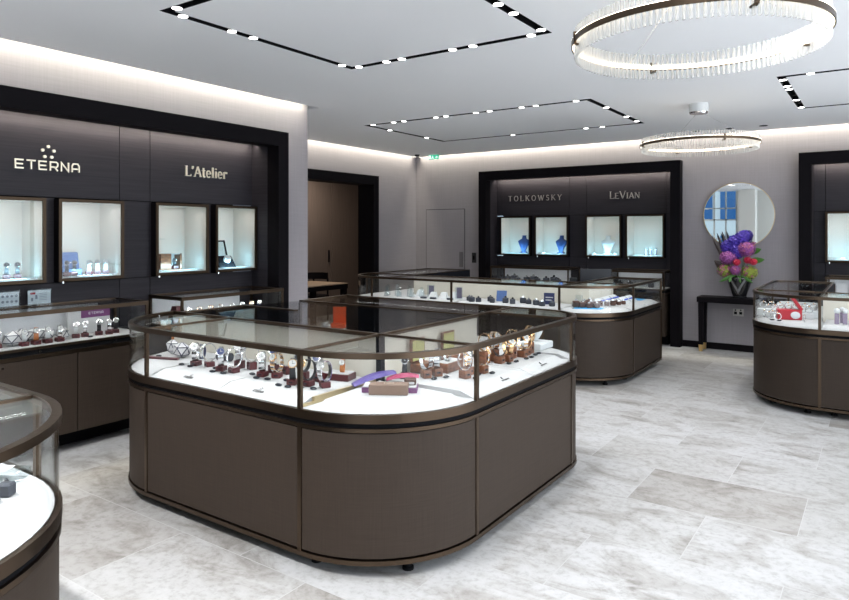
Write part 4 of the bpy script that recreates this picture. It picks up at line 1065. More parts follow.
# watch island, side facing the camera
cluster('the pair by the white prop stone', [(-3.445, 2.545, 'steel_white', 'low', .2), (-3.355, 2.575, 'steel_white', 'low', -.3)], 0, PZ, 'watch island', [(-3.525, 2.50), (-3.435, 2.495)], 1.22)
cluster('the steel four in mid counter', [(-3.19, 2.53, 'steel_blue', 'low', .35), (-3.095, 2.545, 'steel_black', 'low', -.1), (-3.165, 2.645, 'steel_white', 'tall', .1), (-3.075, 2.66, 'steel_blue', 'tall', -.3)], 0, PZ, 'watch island', [(-3.20, 2.475), (-3.11, 2.48), (-3.26, 2.545)], 1.22)
cluster('the gold edged four before the corner', [(-2.875, 2.565, 'steel_white', 'low', .2), (-2.785, 2.59, 'two_tone', 'low', .5), (-2.90, 2.67, 'steel_blue', 'tall', .2), (-2.81, 2.69, 'steel_white', 'tall', -.2)], 0, PZ, 'watch island', [(-2.86, 2.505), (-2.785, 2.52), (-2.955, 2.56)], 1.22)
cluster('the large cluster behind the corner post', [(-2.59, 2.52, 'black_gold', 'low', .3), (-2.50, 2.545, 'black_gold', 'low', .1), (-2.405, 2.57, 'steel_white', 'low', -.5), (-2.62, 2.63, 'black', 'tall', .3), (-2.53, 2.655, 'steel_blue', 'tall', 0)], 0, PZ, 'watch island', [(-2.63, 2.455), (-2.56, 2.455), (-2.49, 2.475), (-2.42, 2.50), (-2.68, 2.56)], 1.22)
t = thing('watch_tray', 'burgundy tray with white top carrying a tan strapped watch', 'watch tray', (-2.47, 2.76, PZ), .25)
part('tray', MB().box(-.075, .075, -.05, .05, 0, .036, .003).xf(wm(t)), M['burgundy'], t); part('top_pad', MB().box(-.07, .07, -.045, .045, .0365, .0395).xf(wm(t)), M['white'], t)
dup(WK['tan'], (-2.455, 2.765, PZ+.0395), .5, 'watch on tan strap standing on the burgundy tray', 'wristwatches, watch island', .8)
# white prop stones with ink blue seams
def make_stone(seed, sx, sy, sz):
    rnd = random.Random(seed); bm = bmesh.new(); bmesh.ops.create_icosphere(bm, subdivisions=1, radius=1)
    for v_ in bm.verts: v_.co *= rnd.uniform(.85, 1.08)
    for v_ in bm.verts: v_.co = Vector((v_.co.x*sx, v_.co.y*sy, v_.co.z*sz))
    mn = min(v_.co.z for v_ in bm.verts)
    for v_ in bm.verts: v_.co.z -= mn
    r = bmesh.ops.inset_individual(bm, faces=bm.faces[:], thickness=.05*min(sx, sy, sz), depth=.004*sx/.05)
    for f in r['faces']: f.material_index = 1
    mb = MB(); mb.bm.free(); mb.bm = bm; mb.mats = [M['stone'], M['stoneline']]; return mb
solo('prop_stone', make_stone(3, .085, .05, .05), None, 'long white faceted prop stone with ink blue seams in the island corner', 'prop stone', 'white faceted prop stones', loc=(-3.745, 2.66, PZ), rz=-.25)
solo('prop_stone', make_stone(4, .045, .04, .055), None, 'upright white faceted prop stone carrying the tan strapped watch', 'prop stone', 'white faceted prop stones', loc=(-3.885, 2.69, PZ), rz=.3)
dup(WK['tan'], (-3.885, 2.69, PZ+.098), .9, 'watch on tan strap balanced on the upright white prop stone', 'wristwatches, watch island', .62)
solo('maroon_bar', MB().box(-.13, .13, -.012, .012, 0, .014, .002), M['burgundy'], 'flat maroon bar lying before the white prop stones', 'display bar', loc=(-3.80, 2.545, PZ), rz=.32)
put_tag(-3.885, 2.585, PZ, 'black oval tag lying by the end of the maroon bar')
dup(WK['navy'], (-3.60, 2.70, PZ), .2, 'watch on navy strap lying behind the long prop stone', 'wristwatches, watch island')
solo('leather_roll', MB().cyl((-.05, 0, .026), (.05, 0, .026), .026, 16), M['charcoal'], 'charcoal leather roll behind the steel watches', 'leather roll', None, True, (-3.42, 2.74, PZ), .2)

# rounded near corner: gift box, pouches, watch
CAMR = .55
t = thing('gift_box', 'open taupe gift box with white tray and sleeve lid in the rounded corner', 'gift box', (-2.075, 2.70, PZ), CAMR)
X0 = wm(t)
part('tray', MB().m(M['plum']).box(-.14, .14, -.045, .07, 0, .026).m(M['white']).box(-.136, .136, -.041, .066, .0262, .030).xf(X0), None, t)
lid = part('sleeve_lid', MB().box(-.098, .098, -.095, -.02, .0, .052, .003).xf(X0), M['giftbox'], t)
lm = MB(); letters(lm, 'ETERNA', .010, .001, heavy=.2, thin=.2, serif=False, table=GL2, gap=.3, width=.05)
lm.xf(X0 @ Matrix.Translation((0, -.06, .0522)) @ Matrix.Rotation(-PI/2, 4, 'X')); part('printed_name', lm, M['letter'], lid)
solo('ring_cushion', MB().m(M['darkbrown']).box(-.03, .03, -.02, .02, 0, .034, .006).m(M['white']).box(-.022, .022, -.0215, -.02, .006, .018), None, 'small chocolate cushion with white front in the gift box tray', 'cushion', loc=(-1.995, 2.765, PZ+.0302), rz=CAMR)
def pouch(L, Wd, z0, z1, th):
    mb = MB(); n = 10; R = []
    for i in range(n+1):
        f = i/n; x = -L/2+L*f; z = z0+(z1-z0)*f+.008*math.sin(f*PI); w_ = Wd*(.5-.14*abs(f-.5)); b_ = th*(.6+.4*math.sin(f*PI))
        R.append([mb.v(x, -w_, z+b_*.2), mb.v(x, -w_*.6, z+b_), mb.v(x, w_*.6, z+b_), mb.v(x, w_, z+b_*.2), mb.v(x, w_*.6, z), mb.v(x, -w_*.6, z)])
    for a, b in zip(R, R[1:]):
        for k in range(6): mb.face([a[k], a[(k+1) % 6], b[(k+1) % 6], b[k]])
    mb.face(R[0]); mb.face(R[-1][::-1]); return mb
solo('silk_tie', pouch(.23, .085, .004, .055, .022), M['purple'], 'folded purple silk tie sloping up behind the gift box', 'tie', None, True, (-2.225, 2.755, PZ), .95)
solo('silk_tie', pouch(.17, .075, .030, .045, .018), M['magenta'], 'folded magenta silk tie lying behind the gift box', 'tie', None, True, (-2.09, 2.83, PZ), .6)
dup(BK['low'], (-2.19, 2.985, PZ), CAMR, 'low burgundy stand behind the gift box carrying one watch', 'watch stands, watch island'); dup(WK['black'], (-2.19, 2.985, PZ+.03), CAMR, 'watch on black strap standing alone behind the gift box', 'wristwatches, watch island')

# island side facing the aisle
RA = PI/2
cluster('the burl pair near the inner post', [(-2.10, 3.06, 'steel_white', 'burl', -.6), (-2.075, 3.135, 'steel_white', 'burl', -.6)], RA, PZ, 'watch island', [(-2.035, 3.045), (-2.005, 3.12)], 1.22)
t = thing('burl_box', 'long burl wood box with white pad behind the silver watches', 'wooden box', (-2.10, 3.30, PZ), RA)
part('box', MB().box(-.09, .09, -.045, .045, 0, .055, .003).xf(wm(t)), M['brownleather'], t); part('top_pad', MB().box(-.084, .084, -.04, .04, .0555, .058).xf(wm(t)), M['white'], t)
dup(WK['steel_white'], (-2.10, 3.28, PZ+.058), RA-.3, 'steel watch standing on the long burl wood box', 'wristwatches, watch island', .8)
cluster('the gilt trio by the aisle post', [(-1.915, 3.175, 'steel_black', 'burl', -.2), (-1.95, 3.265, 'two_tone', 'burl', -.3), (-1.90, 3.345, 'two_tone', 'burl', -.1)], RA, PZ, 'watch island', [(-1.855, 3.19), (-1.845, 3.36), (-1.89, 3.28)], 1.22)
cluster('the burl group in mid aisle', [(-2.03, 3.60, 'gold', 'burl_tall', -.2), (-2.02, 3.70, 'two_tone', 'burl_tall', 0), (-1.955, 3.655, 'black_gold', 'burl', 0), (-1.94, 3.735, 'gold', 'burl', 0)], RA, PZ, 'watch island', [(-1.895, 3.665), (-1.885, 3.745)], 1.22)
cluster('the rose gold row by the bust', [(-1.97, 3.845, 'gold', 'burl_tall', 0), (-1.93, 3.92, 'two_tone', 'burl', 0), (-1.945, 4.0, 'gold', 'burl', 0), (-1.955, 4.075, 'gold', 'burl_tall', 0)], RA, PZ, 'watch island', [(-1.875, 3.865), (-1.87, 3.93), (-1.885, 4.02), (-1.89, 4.085)], 1.22)
for i, (y, lb) in enumerate(((3.19, 'open burl wood box with pale satin lid near the inner post'), (3.52, 'open burl wood box with pale satin lid in the middle of the aisle side'))):
    t = thing('presentation_box', lb, 'presentation box', (-2.225, y, PZ), RA, 'open burl presentation boxes')
    Xb = wm(t); part('box', MB().box(-.07, .07, -.05, .03, 0, .05, .003).xf(Xb), M['brownleather'], t)
    part('lid', MB().m(M['brownleather']).box(-.07, .07, .018, .034, .052, .19, .003).m(M['yellowsatin']).box(-.058, .058, .015, .018, .062, .18).xf(Xb), None, t)
t = thing('necklace_bust', 'white oval necklace bust on a white plinth in the far aisle corner', 'bust', (-2.03, 4.28, PZ), RA)
part('plinth', MB().box(-.10, .11, -.11, .07, 0, .045, .006).xf(wm(t)), M['whitebust'], t)
part('bust', MB().ell((0, 0, 0), .042, .02, .066).xf(wm(t) @ Matrix.Translation((.03, -.03, .098)) @ Matrix.Rotation(.45, 4, 'X')), M['whitebust'], t, True)
t = thing('open_orange_box', 'open orange leather box in the far case seen over the staff side', 'presentation box', (-3.70, 4.12, ZF+.0555), .55)
Xo = wm(t); part('box', MB().box(-.06, .06, -.05, .05, 0, .035, .003).xf(Xo), M['orange'], t); part('lid', MB().box(-.055, .06, .03, .048, .036, .165, .003).xf(Xo), M['orange'], t)
solo('white_wedge', MB().box(-.02, .02, -.03, .03, 0, .04, .004), M['whitebust'], 'small white wedge beside the open orange box', 'display wedge', loc=(-3.80, 4.06, ZF+.0555), rz=.4)

# ---- counter under the first vitrines (floor at .80)
LZ = .8005; LX = -5.02
for i, (y, dx, sc_) in enumerate(((2.20, 0, 1.3), (2.285, -.07, 1.5), (2.37, -.04, 1.4), (2.455, -.06, 1.3), (2.545, .0, 1.2))):
    solo('prop_stone', make_stone(20+i, .052*sc_, .042*sc_, .038*sc_), None, '%s of the white prop stones on the wall counter, counted from the photo edge' % ORD[i], 'prop stone', 'white faceted prop stones', loc=(LX+dx, y, LZ), rz=1.4+.3*i)
for i, (y, k) in enumerate(((2.245, 'white'), (2.325, 'tan'), (2.405, 'white'), (2.49, 'steel_white'))):
    dup(BK['low'], (LX+.06, y, LZ), RA, '%s burgundy stand among the prop stones of the wall counter' % ORD[i], 'watch stands, wall counter')
    dup(WK[k], (LX+.06, y, LZ+.03), RA-.3, '%s, %s among the prop stones of the wall counter' % (WN[k], ORD[i]), 'wristwatches, wall counter')
cluster('the lone stand by the photo edge', [(LX, 2.10, 'steel_white', 'low', -.3)], RA, LZ, 'wall counter')
cluster('the pair beside the white board', [(LX, 2.64, 'white', 'low', -.4), (LX, 2.71, 'steel_white', 'low', -.4)], RA, LZ, 'wall counter', [(LX+.06, 2.72)])
cluster('the trio before the plum banded board', [(LX, 2.82, 'black', 'low', -.4), (LX+.03, 2.885, 'steel_white', 'low', -.4), (LX, 2.955, 'black', 'low', -.4)], RA, LZ, 'wall counter')
t = thing('display_board', 'white display board with plum name band inside the wall counter', 'display board', (-5.16, 2.83, LZ), RA)
Xd = wm(t); part('board', MB().box(-.18, .16, 0, .008, 0, .205).xf(Xd), M['white'], t)
b_ = part('name_band', MB().box(-.075, .16, -.0015, 0, .125, .205).xf(Xd), M['plum'], t)
part('lettering', letters(MB(), 'ETERNA', .018, .001, heavy=.17, thin=.17, serif=False, table=GL2, gap=.3, width=.12).xf(Xd @ Matrix.Translation((.045, -.0016, .15))), M['card'], b_)
for y0, y1, lb, n in ((2.185, 2.325, 'clear card holder with rows of round pictures, cut by the photo edge', 8), (2.375, 2.55, 'clear card holder with one red accented card on the wall counter', 3)):
    t = thing('card_holder', lb, 'card holder', (-5.20, (y0+y1)/2, 1.0505), RA, 'card holders on the wall counter')
    Xc = wm(t); w_ = (y1-y0)/2
    part('card', MB().box(-w_+.006, w_-.006, -.001, .001, .012, .115).xf(Xc), M['card'], t)
    part('clear_stand', MB().box(-w_, w_, -.006, -.003, .004, .125).box(-w_, w_, -.03, .03, 0, .004).xf(Xc), M['acrylic'], t)
    pm = MB()
    if n == 8:
        for i in range(4):
            for j in range(2): pm.m(M['cardpic']); pm.cyl(Xc @ Vector((-.045+.03*i, -.001, .045+.04*j)), Xc @ Vector((-.045+.03*i, -.0022, .045+.04*j)), .010, 10)
    else:
        pm.m(M['redbox']).box(-.065, -.03, -.0022, -.001, .085, .10, M4=Xc); pm.m(M['cardpic']).box(-.06, -.045, -.0022, -.001, .035, .06, M4=Xc).box(-.03, -.015, -.0022, -.001, .05, .08, M4=Xc)
        for k in range(5): pm.box(.0, .055, -.0018, -.001, .04+k*.012, .043+k*.012, M4=Xc)
    part('print', pm, None, t)
# ---- second wall counter
solo('pyramid_block', MB().loft([(-.07, -.07), (.07, -.07), (.07, .07), (-.07, .07)], [(-.012, -.05), (.05, -.05), (.05, .012), (-.012, .012)], 0, .16), M['burgundy'], 'brown pyramid block behind the end pane of the second wall counter', 'display block', loc=(-5.03, 3.53, LZ))
for i, (y, k, h) in enumerate(((3.64, 'white', 0), (3.74, 'black_gold', 0), (3.86, 'two_tone', 0), (3.97, 'tan', 0), (4.10, 'white', 0), (4.22, 'white', 0), (4.33, 'black_gold', 0), (4.43, 'navy', 0))):
    dup(BK['burl'], (LX, y, LZ), RA, '%s burl stand in the second wall counter, from the pyramid block' % ORD[i], 'watch stands, second wall counter')
    dup(WK[k], (LX, y, LZ+.045), RA-.5, '%s, %s from the pyramid block' % (WN[k], ORD[i]), 'wristwatches, second wall counter')

# ---- vitrines on the side wall
VX_ = LW-PANEL_Y-.03
cluster('the pair in the first vitrine', [(VX_, 2.30, 'black', 'low', -.4), (VX_, 2.375, 'black', 'low', -.4)], RA, VZ, 'side wall vitrines')
t = thing('open_watch_box', 'slate blue presentation box with raised lid in the second vitrine', 'presentation box', (VX_-.08, 2.79, VZ), RA-.2)
Xq = wm(t); part('box', MB().box(-.09, .09, -.06, .03, 0, .05, .003).xf(Xq), M['bluebox'], t); part('lid', MB().box(-.1, .1, 0, .014, 0, .14, .003).xf(Xq @ Matrix.Translation((0, .035, .05)) @ Matrix.Rotation(-.35, 4, 'X')), M['bluebox'], t)
cluster('the dark pair before the slate blue box', [(VX_+.05, 2.715, 'black', 'low', -.4), (VX_+.05, 2.775, 'black', 'low', -.4)], RA, VZ, 'side wall vitrines')
cluster('the white trio beside the slate blue box', [(VX_+.02, 2.91, 'white', 'low', -.4), (VX_+.02, 2.98, 'white', 'low', -.4), (VX_+.02, 3.05, 'white', 'low', -.4)], RA, VZ, 'side wall vitrines')
t = thing('watch_winder', 'brown wooden watch winder open at the front with a lit white cell', 'watch winder', (VX_-.02, 3.685, VZ), RA)
Xw = wm(t); part('side_box', MB().box(-.12, -.01, -.04, .05, 0, .15, .002).xf(Xw), M['brownleather'], t)
part('cell', MB().m(M['white']).box(-.01, .08, .045, .05, 0, .15).m(M['brownleather']).box(.08, .098, -.04, .05, 0, .15).box(-.01, .08, -.04, .045, 0, .008).m(M['white']).box(-.01, .08, -.035, .045, .142, .15).xf(Xw), None, t)
dup(WK['black'], (VX_, 3.72, VZ+.04), RA-.3, 'watch on black strap inside the brown watch winder', 'wristwatches, side wall vitrines', .75)
dup(BK['low'], (VX_, 3.72, VZ+.0085), RA, 'low burgundy stand inside the brown watch winder', 'watch stands, side wall vitrines')
solo('glass_shelf', MB().box(-.12, .0, -.06, .06, 0, .006), M['acrylic'], 'small clear shelf above the brown watch winder', 'shelf', loc=(VX_-.04, 3.61, VZ+.28), rz=RA)
t = thing('watch_winder', 'black watch winder with its glass lid raised in the last vitrine', 'watch winder', (VX_-.01, 4.29, VZ), RA)
Xw = wm(t); part('body', MB().loft([(-.11, -.07), (.09, -.07), (.09, .06), (-.11, .06)], [(-.10, .0), (.08, .0), (.08, .06), (-.10, .06)], 0, .11).xf(Xw), M['black'], t)
L4 = Xw @ Matrix.Translation((0, .05, .11)) @ Matrix.Rotation(-.3, 4, 'X')
part('lid_frame', MB().box(-.10, -.088, 0, .012, 0, .16).box(.068, .08, 0, .012, 0, .16).box(-.088, .068, 0, .012, .148, .16).xf(L4), M['black'], t); part('lid_glass', MB().box(-.088, .068, .004, .008, 0, .148).xf(L4), M['acrylic'], t)
part('winder_cup', MB().cyl((.0, -.03, .062), (.0, -.055, .10), .035, 18).xf(Xw), M['white'], t, True)

# ---- busts and stands in the end wall vitrines
def make_bust(name, label, m_, loc, h=.27):
    t = thing(name, label, 'bust', loc)
    mb = MB(); R = []
    secs = [(0, .034, .02), (.12, .046, .026), (.30, .068, .034), (.50, .098, .038), (.64, .115, .036), (.72, .085, .032), (.80, .042, .028), (.92, .034, .026), (1, .036, .027)]
    for f, rx, ry in secs:
        R.append([mb.v(rx*math.cos(2*PI*i/20), ry*math.sin(2*PI*i/20)+.03*(f-.3), f*h+.02) for i in range(20)])
    for a, b in zip(R, R[1:]):
        for i in range(20): mb.face([a[i], a[(i+1) % 20], b[(i+1) % 20], b[i]])
    mb.face(R[0][::-1]); mb.face(R[-1])
    part('bust', mb, m_, t, True, local=True); part('base', MB().box(-.05, .05, -.035, .035, 0, .02, .003), m_, t, local=True); return t
BY = BW+PANEL_Y+.08
nb_ = make_bust('necklace_bust', 'navy velvet necklace bust in the vitrine beside the portal post', M['navybust'], (-4.93, BY, VZ))
USED.add(nb_.name); dup(nb_, (-4.27, BY, VZ), -.25, 'navy velvet necklace bust in the second end wall vitrine')
wb_ = make_bust('necklace_bust', 'white necklace bust under the pewter small capital lettering', M['whitebust'], (-3.50, BY, VZ))
USED.add(wb_.name); dup(wb_, (-.22, BY, VZ), 0, 'white necklace bust in the vitrine of the second portal')
def make_stand3():
    t = thing('earring_stand', '', 'jewellery stand', (0, 0, 0)); part('post', MB().box(-.014, .014, -.014, .014, 0, .075, .002), M['lilac'], t); part('cushion', MB().ell((0, 0, .092), .02, .014, .02), M['whitebust'], t, True); return t
es_ = make_stand3()
for i, x in enumerate((-2.91, -2.845, -2.775)): dup(es_, (x, BY-.02, VZ), 0, '%s of the three small stands in the last end wall vitrine' % ORD[i], 'earring stands')
ub_ = tag(part('display_cube', MB().box(-.022, .022, -.022, .022, 0, .022, .002), M['whitebust'], None), '', 'display cube')
def put(o, x, y, z, label, group, rz=0, s=1):
    if o.name not in USED: USED.add(o.name); r = o
    else: r = o.copy(); COL.objects.link(r)
    r.location = (x, y, z); r.rotation_euler = (0, 0, rz); r.scale = (s,)*3; return tag(r, label, o.get('category'), group)
for i, (x, lb) in enumerate(((-4.79, 'small white cube beside the navy bust nearest the portal post'), (-4.55, 'small white cube beside the second navy bust'), (-3.70, 'small white cube on one side of the white bust'), (-3.36, 'small white cube on the other side of the white bust, towards the three stands'), (-.42, 'small white cube beside the bust in the second portal'))):
    put(ub_, x, BY-.05, VZ, lb, 'small white cubes in the vitrines')

# ---- end wall counters
def make_ring_block(m_):
    t = thing('ring_block', '', 'ring block', (0, 0, 0)); part('block', MB().box(-.028, .028, -.024, .024, 0, .05, .006), m_, t); part('ring', MB().lathe([(.010, -.0015), (.012, -.0015), (.012, .0015), (.010, .0015)], seg=14, M4=Matrix.Translation((0, 0, .056)) @ Matrix.Rotation(PI/2, 4, 'X')), M['chrome'], t, True); return t
RB = {'charcoal': make_ring_block(M['charcoal']), 'brown': make_ring_block(M['darkbrown'])}
for i, x in enumerate((-5.15, -5.06, -4.96, -4.85, -4.72, -4.62, -4.50, -4.38, -4.27, -4.15)):
    dup(RB['charcoal'], (x, BW-.05+.05*(i % 3), LZ), 0, '%s charcoal block in the end wall counter, from the portal post' % ORD[i], 'ring blocks, end wall counter', 1.3+.5*((i*7) % 3)/2)
for i, x in enumerate((-3.2, -3.05, -2.75)):
    dup(RB['charcoal'], (x, BW, LZ), 0, '%s charcoal block in the counter behind the monitor' % ORD[i], 'ring blocks, counter behind the monitor', 1.3)
for i, x in enumerate((-.42, -.2, .05)):
    solo('display_card', MB().box(-.06, .06, -.004, .004, 0, .16), M['card'] if i != 1 else M['orange'], ['cream card in the counter of the second portal, at the end pane', 'orange card in the counter of the second portal', 'cream card in the counter of the second portal, beyond the orange one'][i], 'display card', 'display cards', loc=(x, BW+.05, LZ))

# ---- long jewellery island
for i, (x, y, s) in enumerate(((-3.95, 6.70, 1.1), (-3.87, 6.72, 1), (-3.79, 6.86, 1.1), (-3.70, 6.74, 1), (-3.56, 6.80, 1.2), (-3.45, 6.76, 1.1), (-3.40, 6.92, 1.2), (-3.30, 6.86, 1), (-3.18, 6.80, 1.1), (-3.08, 6.74, 1.0), (-2.98, 6.78, 1.0), (-4.03, 6.78, 1.0))):
    dup(RB['charcoal'], (x, y, PZ), .1*i, '%s charcoal ring block on the front pad of the long jewellery island' % ORD[i], 'ring blocks, long jewellery island', s)
t = thing('pendant_easel', 'grey teal pendant easel among the charcoal ring blocks', 'jewellery easel', (-3.68, 6.92, PZ), .3)
part('panel', MB().box(-.06, .06, -.005, .005, 0, .13, .002).xf(wm(t) @ Matrix.Rotation(-.35, 4, 'X')), M['bluebox'], t); part('strut', MB().box(-.01, .01, 0, .006, 0, .10).xf(wm(t) @ Matrix.Translation((0, .085, 0)) @ Matrix.Rotation(.4, 4, 'X')), M['charcoal'], t)
t = thing('sign_card', 'navy card with white writing beside the case post of the long island', 'sign card', (-3.08, 6.93, PZ), .2)
part('card', MB().box(-.06, .06, -.006, .006, 0, .13, .002).xf(wm(t)), M['bluestrap'], t)
cmk = MB()
for k in range(2): cmk.box(-.04, .045-.02*k, -.0072, -.006, .075-.03*k, .085-.03*k)
part('writing', cmk.xf(wm(t)), M['card'], t)
def crystal(seed, r, h):
    rnd = random.Random(seed); mb = MB(); n = 6
    mb.loft([(r*math.cos(2*PI*i/n), r*math.sin(2*PI*i/n)) for i in range(n)], [(r*.55*math.cos(2*PI*i/n+.3), r*.55*math.sin(2*PI*i/n+.3)) for i in range(n)], 0, h); return mb
for i, (x, y, h) in enumerate(((-5.22, 6.72, .12), (-5.12, 6.82, .15), (-5.02, 6.72, .11), (-4.93, 6.82, .14), (-4.84, 6.74, .10), (-5.3, 6.85, .13), (-4.76, 6.84, .12))):
    solo('crystal_block', crystal(i, .04, h), M['acrylic'], '%s clear faceted crystal in the corner case by the doorway' % ORD[i], 'crystal', 'clear crystals in the corner case', loc=(x, y, PZ), rz=i*.5)
for i, (x, y, w_, h) in enumerate(((-4.66, 6.90, .09, .15), (-4.22, 6.85, .09, .15))):
    t = thing('photo_block', ['clear upright photo block near the crystals', 'clear upright photo block beside the middle case post'][i], 'photo block', (x, y, PZ), .15)
    part('block', MB().box(-w_/2, w_/2, -.012, .012, 0, h).xf(wm(t)), M['acrylic'], t); part('picture', MB().box(-w_/2+.01, w_/2-.01, .013, .015, .01, h-.01).xf(wm(t)), M['lilac'], t)
wedge = tag(part('jewellery_wedge', MB().loft([(-.05, -.04), (.05, -.04), (.05, .04), (-.05, .04)], [(-.035, .01), (.035, .01), (.035, .035), (-.035, .035)], 0, .075), M['whitebust'], None), '', 'display wedge')
for i, (x, y) in enumerate(((-4.55, 6.78), (-4.42, 6.82), (-4.86, 6.95), (-4.33, 6.92))): put(wedge, x, y, PZ, '%s white jewellery wedge between crystals and middle case post' % ORD[i], 'white jewellery wedges', .1*i)
bar_ = tag(part('bracelet_bar', MB().cyl((-.04, 0, .014), (.04, 0, .014), .012, 12), M['charcoal'], None, True), '', 'bracelet bar')
for i, (x, y) in enumerate(((-4.62, 6.68), (-4.48, 6.68), (-4.25, 6.70))): put(bar_, x, y, PZ, '%s dark bracelet bar before the white jewellery wedges' % ORD[i], 'dark bracelet bars', .1)
# rounded corner: turquoise cloth with chocolate blocks
solo('turquoise_cloth', MB().prism([(-.16, -.07), (.12, -.10), (.17, .0), (.10, .07), (-.12, .08)], 0, .003), M['cyan'], 'turquoise cloth under the chocolate blocks in the rounded corner', 'cloth', loc=(-2.59, 6.83, PZ), rz=.5)
for i, (x, y, s) in enumerate(((-2.72, 6.82, 1.7), (-2.65, 6.84, 1.4), (-2.66, 6.90, 1.6), (-2.58, 6.83, 1.2), (-2.58, 6.90, 1.5), (-2.51, 6.88, 1.2), (-2.54, 6.95, 1.5), (-2.62, 6.96, 1.8))):
    dup(RB['brown'], (x, y, PZ+.0035), .5, '%s chocolate ring block on the turquoise cloth' % ORD[i], 'ring blocks, turquoise cloth', s*.8)
for i, (x, y, s) in enumerate(((-2.56, 7.10, 1.4), (-2.50, 7.16, 1.2), (-2.46, 7.24, 1.3), (-2.42, 7.32, 1.0), (-2.40, 7.42, 1.0), (-2.46, 7.38, 1.1))):
    dup(RB['brown'], (x, y, PZ), .5, '%s chocolate ring block on bare white beyond the turquoise cloth' % ORD[i], 'ring blocks, aisle side', s*.8)
for i, (x, y, h) in enumerate(((-2.75, 6.98, .12), (-2.70, 6.74, .06))):
    solo('acrylic_cube', MB().box(-.035, .035, -.035, .035, 0, h), M['acrylic'], ['tall clear acrylic cube behind the turquoise cloth', 'low clear acrylic cube before the turquoise cloth'][i], 'acrylic cube', 'acrylic cubes', loc=(x, y, PZ), rz=.5)
ramp_ = thing('jewellery_ramp', '', 'jewellery ramp', (0, 0, 0))
part('ramp', MB().loft([(-.10, -.05), (.10, -.05), (.10, .05), (-.10, .05)], [(-.10, .03), (.10, .03), (.10, .05), (-.10, .05)], 0, .06), M['whitebust'], ramp_, local=True)
for k in range(5): part('enamel_bead', MB().ell((-.08+.04*k, -.012, .036), .014, .010, .010), M['bluecrystal'], ramp_, True, local=True)
for i, (x, y) in enumerate(((-2.62, 7.30), (-2.62, 7.54), (-2.62, 7.78), (-2.45, 7.60), (-2.45, 7.84))): dup(ramp_, (x, y, PZ), RA, '%s white ramp of blue beads on the aisle side of the long island' % ORD[i], 'white ramps of blue beads')
solo('blue_mat', MB().box(-.06, .06, -.10, .10, 0, .003), M['cyan'], 'small turquoise mat at the far end of the long island', 'cloth', loc=(-2.42, 8.04, PZ))

# ---- island by the second portal
t = thing('red_display_box', 'red lacquer box with open lid and white beads in front', 'presentation box', (-.72, 7.02, PZ), .25)
Xr = wm(t); part('box', MB().box(-.10, .10, -.05, .05, 0, .095, .004).xf(Xr), M['redbox'], t); part('lid', MB().box(-.015, .012, -.05, .05, 0, .16, .003).xf(Xr @ Matrix.Translation((.10, 0, .095)) @ Matrix.Rotation(-.6, 4, 'Y')), M['redbox'], t)
part('heart_window', MB().ell((.045, -.052, .045), .040, .006, .034).xf(Xr), M['card'], t, True)
def make_bangle():
    t = thing('charm_bangle', '', 'bangle', (0, 0, 0)); part('bangle', MB().lathe([(.028, -.003), (.033, -.003), (.033, .003), (.028, .003)], seg=20, M4=Matrix.Translation((0, 0, .034)) @ Matrix.Rotation(PI/2, 4, 'X'), cap=False).lathe([(.028, .003), (.028, -.003)], seg=20, M4=Matrix.Translation((0, 0, .034)) @ Matrix.Rotation(PI/2, 4, 'X'), cap=False), M['steel'], t, True)
    for k in range(3):
        a = PI/2+(k-1)*.5; part('charm', MB().ell((.031*math.cos(a), 0, .034+.031*math.sin(a)), .007, .007, .007, seg=8, rings=6), [M['steel'], M['gold'], M['steel']][k], t, True)
    return t
bg_ = make_bangle()
step_ = tag(part('white_step', MB().box(-.20, .20, -.035, .035, 0, .05, .004), M['whitebust'], None), '', 'display step')
put(step_, -.735, 7.15, PZ, 'low white step of bangles behind the red box', 'white steps', .1); put(step_, -.745, 7.245, PZ, 'second white step of bangles farther behind the red box', 'white steps', .05, 1.35)
for i in range(7): dup(bg_, (-.905+.056*i, 7.133+.0056*i, PZ+.0505), .2, '%s silver charm bangle on the low white step' % ORD[i], 'charm bangles, low step')
for i in range(7): dup(bg_, (-.96+.07*i, 7.234+.0035*i, PZ+.068), .2, '%s silver charm bangle on the second white step' % ORD[i], 'charm bangles, second step')
for i, (x, y) in enumerate(((-.88, 6.98), (-.80, 6.90), (-.86, 7.06), (-.58, 6.86), (-.93, 7.05))): dup(bg_, (x, y, PZ), .5*i, '%s silver charm bangle on the white pad before the red box' % ORD[i], 'charm bangles, front pad')
for i, (x, y) in enumerate(((-.84, 6.86), (-.78, 6.83))): put_tag(x, y, PZ, '%s black oval tag on the white pad before the red box' % ORD[i])
for i in range(6): put(step_, -.76, 7.42+.18*i, PZ, '%s white step along the wall end of the second portal island' % ORD[i], 'white steps on the far run', 0, .9)
for i, (x, y) in enumerate(((-.335, 6.90), (-.275, 6.92), (-.30, 7.02), (-.21, 6.98), (-.15, 6.9))):
    dup(es_, (x, y, PZ), 0, '%s lilac earring stand beside the post of the second portal island' % ORD[i], 'lilac earring stands', 1.25)

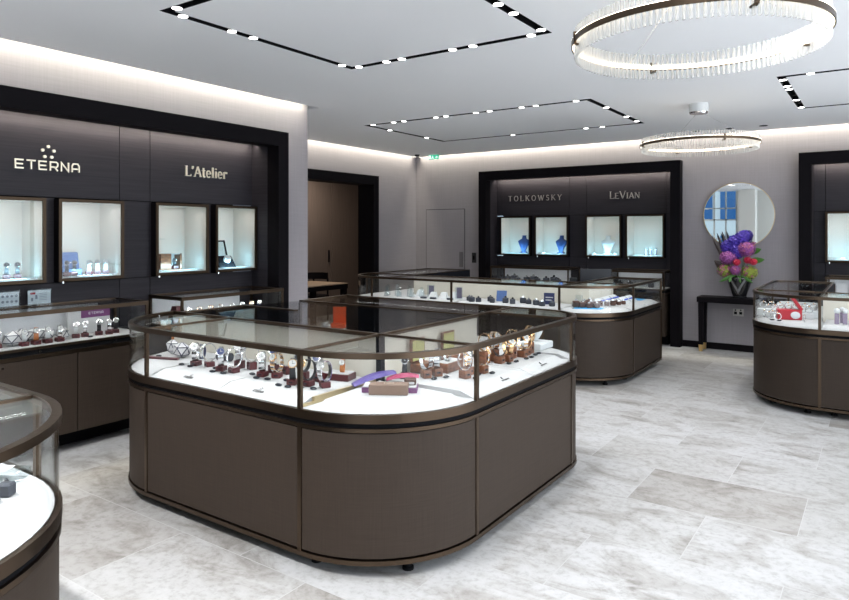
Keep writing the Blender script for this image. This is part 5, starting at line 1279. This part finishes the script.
# ---- corner counter
t = thing('acrylic_name_block', 'clear acrylic block with white card on the corner counter floor', 'acrylic block', (-2.41, 1.0, PZ), .6)
part('block', MB().box(-.10, .10, -.035, .035, 0, .032, .003).xf(wm(t)), M['acrylic'], t); part('card', MB().box(-.09, .05, -.03, .03, .0325, .034).xf(wm(t)), M['card'], t)
cube_ = make_ring_block(M['charcoal'])
for i, (x, y) in enumerate(((-2.225, .955), (-2.20, .90))): dup(cube_, (x, y, PZ), .6, ['dark pen shaped ring block beside the acrylic block', 'dark ring block in front of the other, cut by the photo edge'][i], 'ring blocks, corner counter', .8)
t = thing('price_folder', 'white folded price card with pink rim in the corner counter', 'price card', (-2.72, .92, PZ), .4)
part('card', MB().box(-.07, .07, -.03, -.028, 0, .05).box(-.07, .07, -.028, .03, 0, .002).xf(wm(t)), M['card'], t); part('pink_rim', MB().box(-.072, .072, -.0315, -.030, 0, .005).xf(wm(t)), M['magenta'], t)

# ---- staff side of the long island: cabinet and monitor
t = thing('staff_cabinet', 'low black staff cabinet in the middle of the long island', 'cabinet', (-3.42, 8.75, 0))
part('body', MB().box(-3.75, -3.1, 8.6, 9.0, 0, .80), M['staff'], t); part('worktop', MB().box(-3.77, -3.08, 8.58, 9.02, .80, .83), M['black'], t)
t = thing('monitor', 'black computer monitor seen from behind over the long island', 'monitor', (-3.20, 8.72, .8305), .5)
Xm = wm(t); part('screen', MB().box(-.21, .21, -.012, .012, .04, .27, .006).xf(Xm), M['screenblack'], t); part('stand', MB().box(-.03, .03, .012, .03, .0, .16).box(-.1, .1, -.05, .09, 0, .008).xf(Xm), M['screenblack'], t)
solo('card_terminal', MB().box(-.05, .05, -.03, .03, 0, .14, .01), M['screenblack'], 'small black terminal standing beside the monitor', 'terminal', loc=(-3.52, 8.72, .8305), rz=.4)

# ------------------------------------------------------------------ camera, world, view
F_PX = 665.0
cam = bpy.data.cameras.new('camera'); co = bpy.data.objects.new('camera', cam); COL.objects.link(co)
cam.sensor_width = 36; cam.lens = 36*F_PX/849; cam.shift_y = -(300-232)/849; cam.clip_start = .05
co.location = (0, 0, 1.6); co.rotation_euler = (PI/2, 0, math.atan(458.5/F_PX))
sc.camera = co
wd = bpy.data.worlds.new('sky'); sc.world = wd; wd.use_nodes = True
bg = wd.node_tree.nodes['Background']; bg.inputs[0].default_value = (.60, .80, 1, 1); bg.inputs[1].default_value = 1.1
vs = sc.view_settings; vs.view_transform = 'Standard'; vs.look = 'None'; vs.gamma = 1; vs.use_curve_mapping = False; vs.exposure = 0.40
sc.cycles.max_bounces = 8; sc.cycles.diffuse_bounces = 4; sc.cycles.glossy_bounces = 4; sc.cycles.transparent_max_bounces = 24
sc.cycles.sample_clamp_indirect = 4.0; sc.cycles.caustics_reflective = False; sc.cycles.caustics_refractive = False
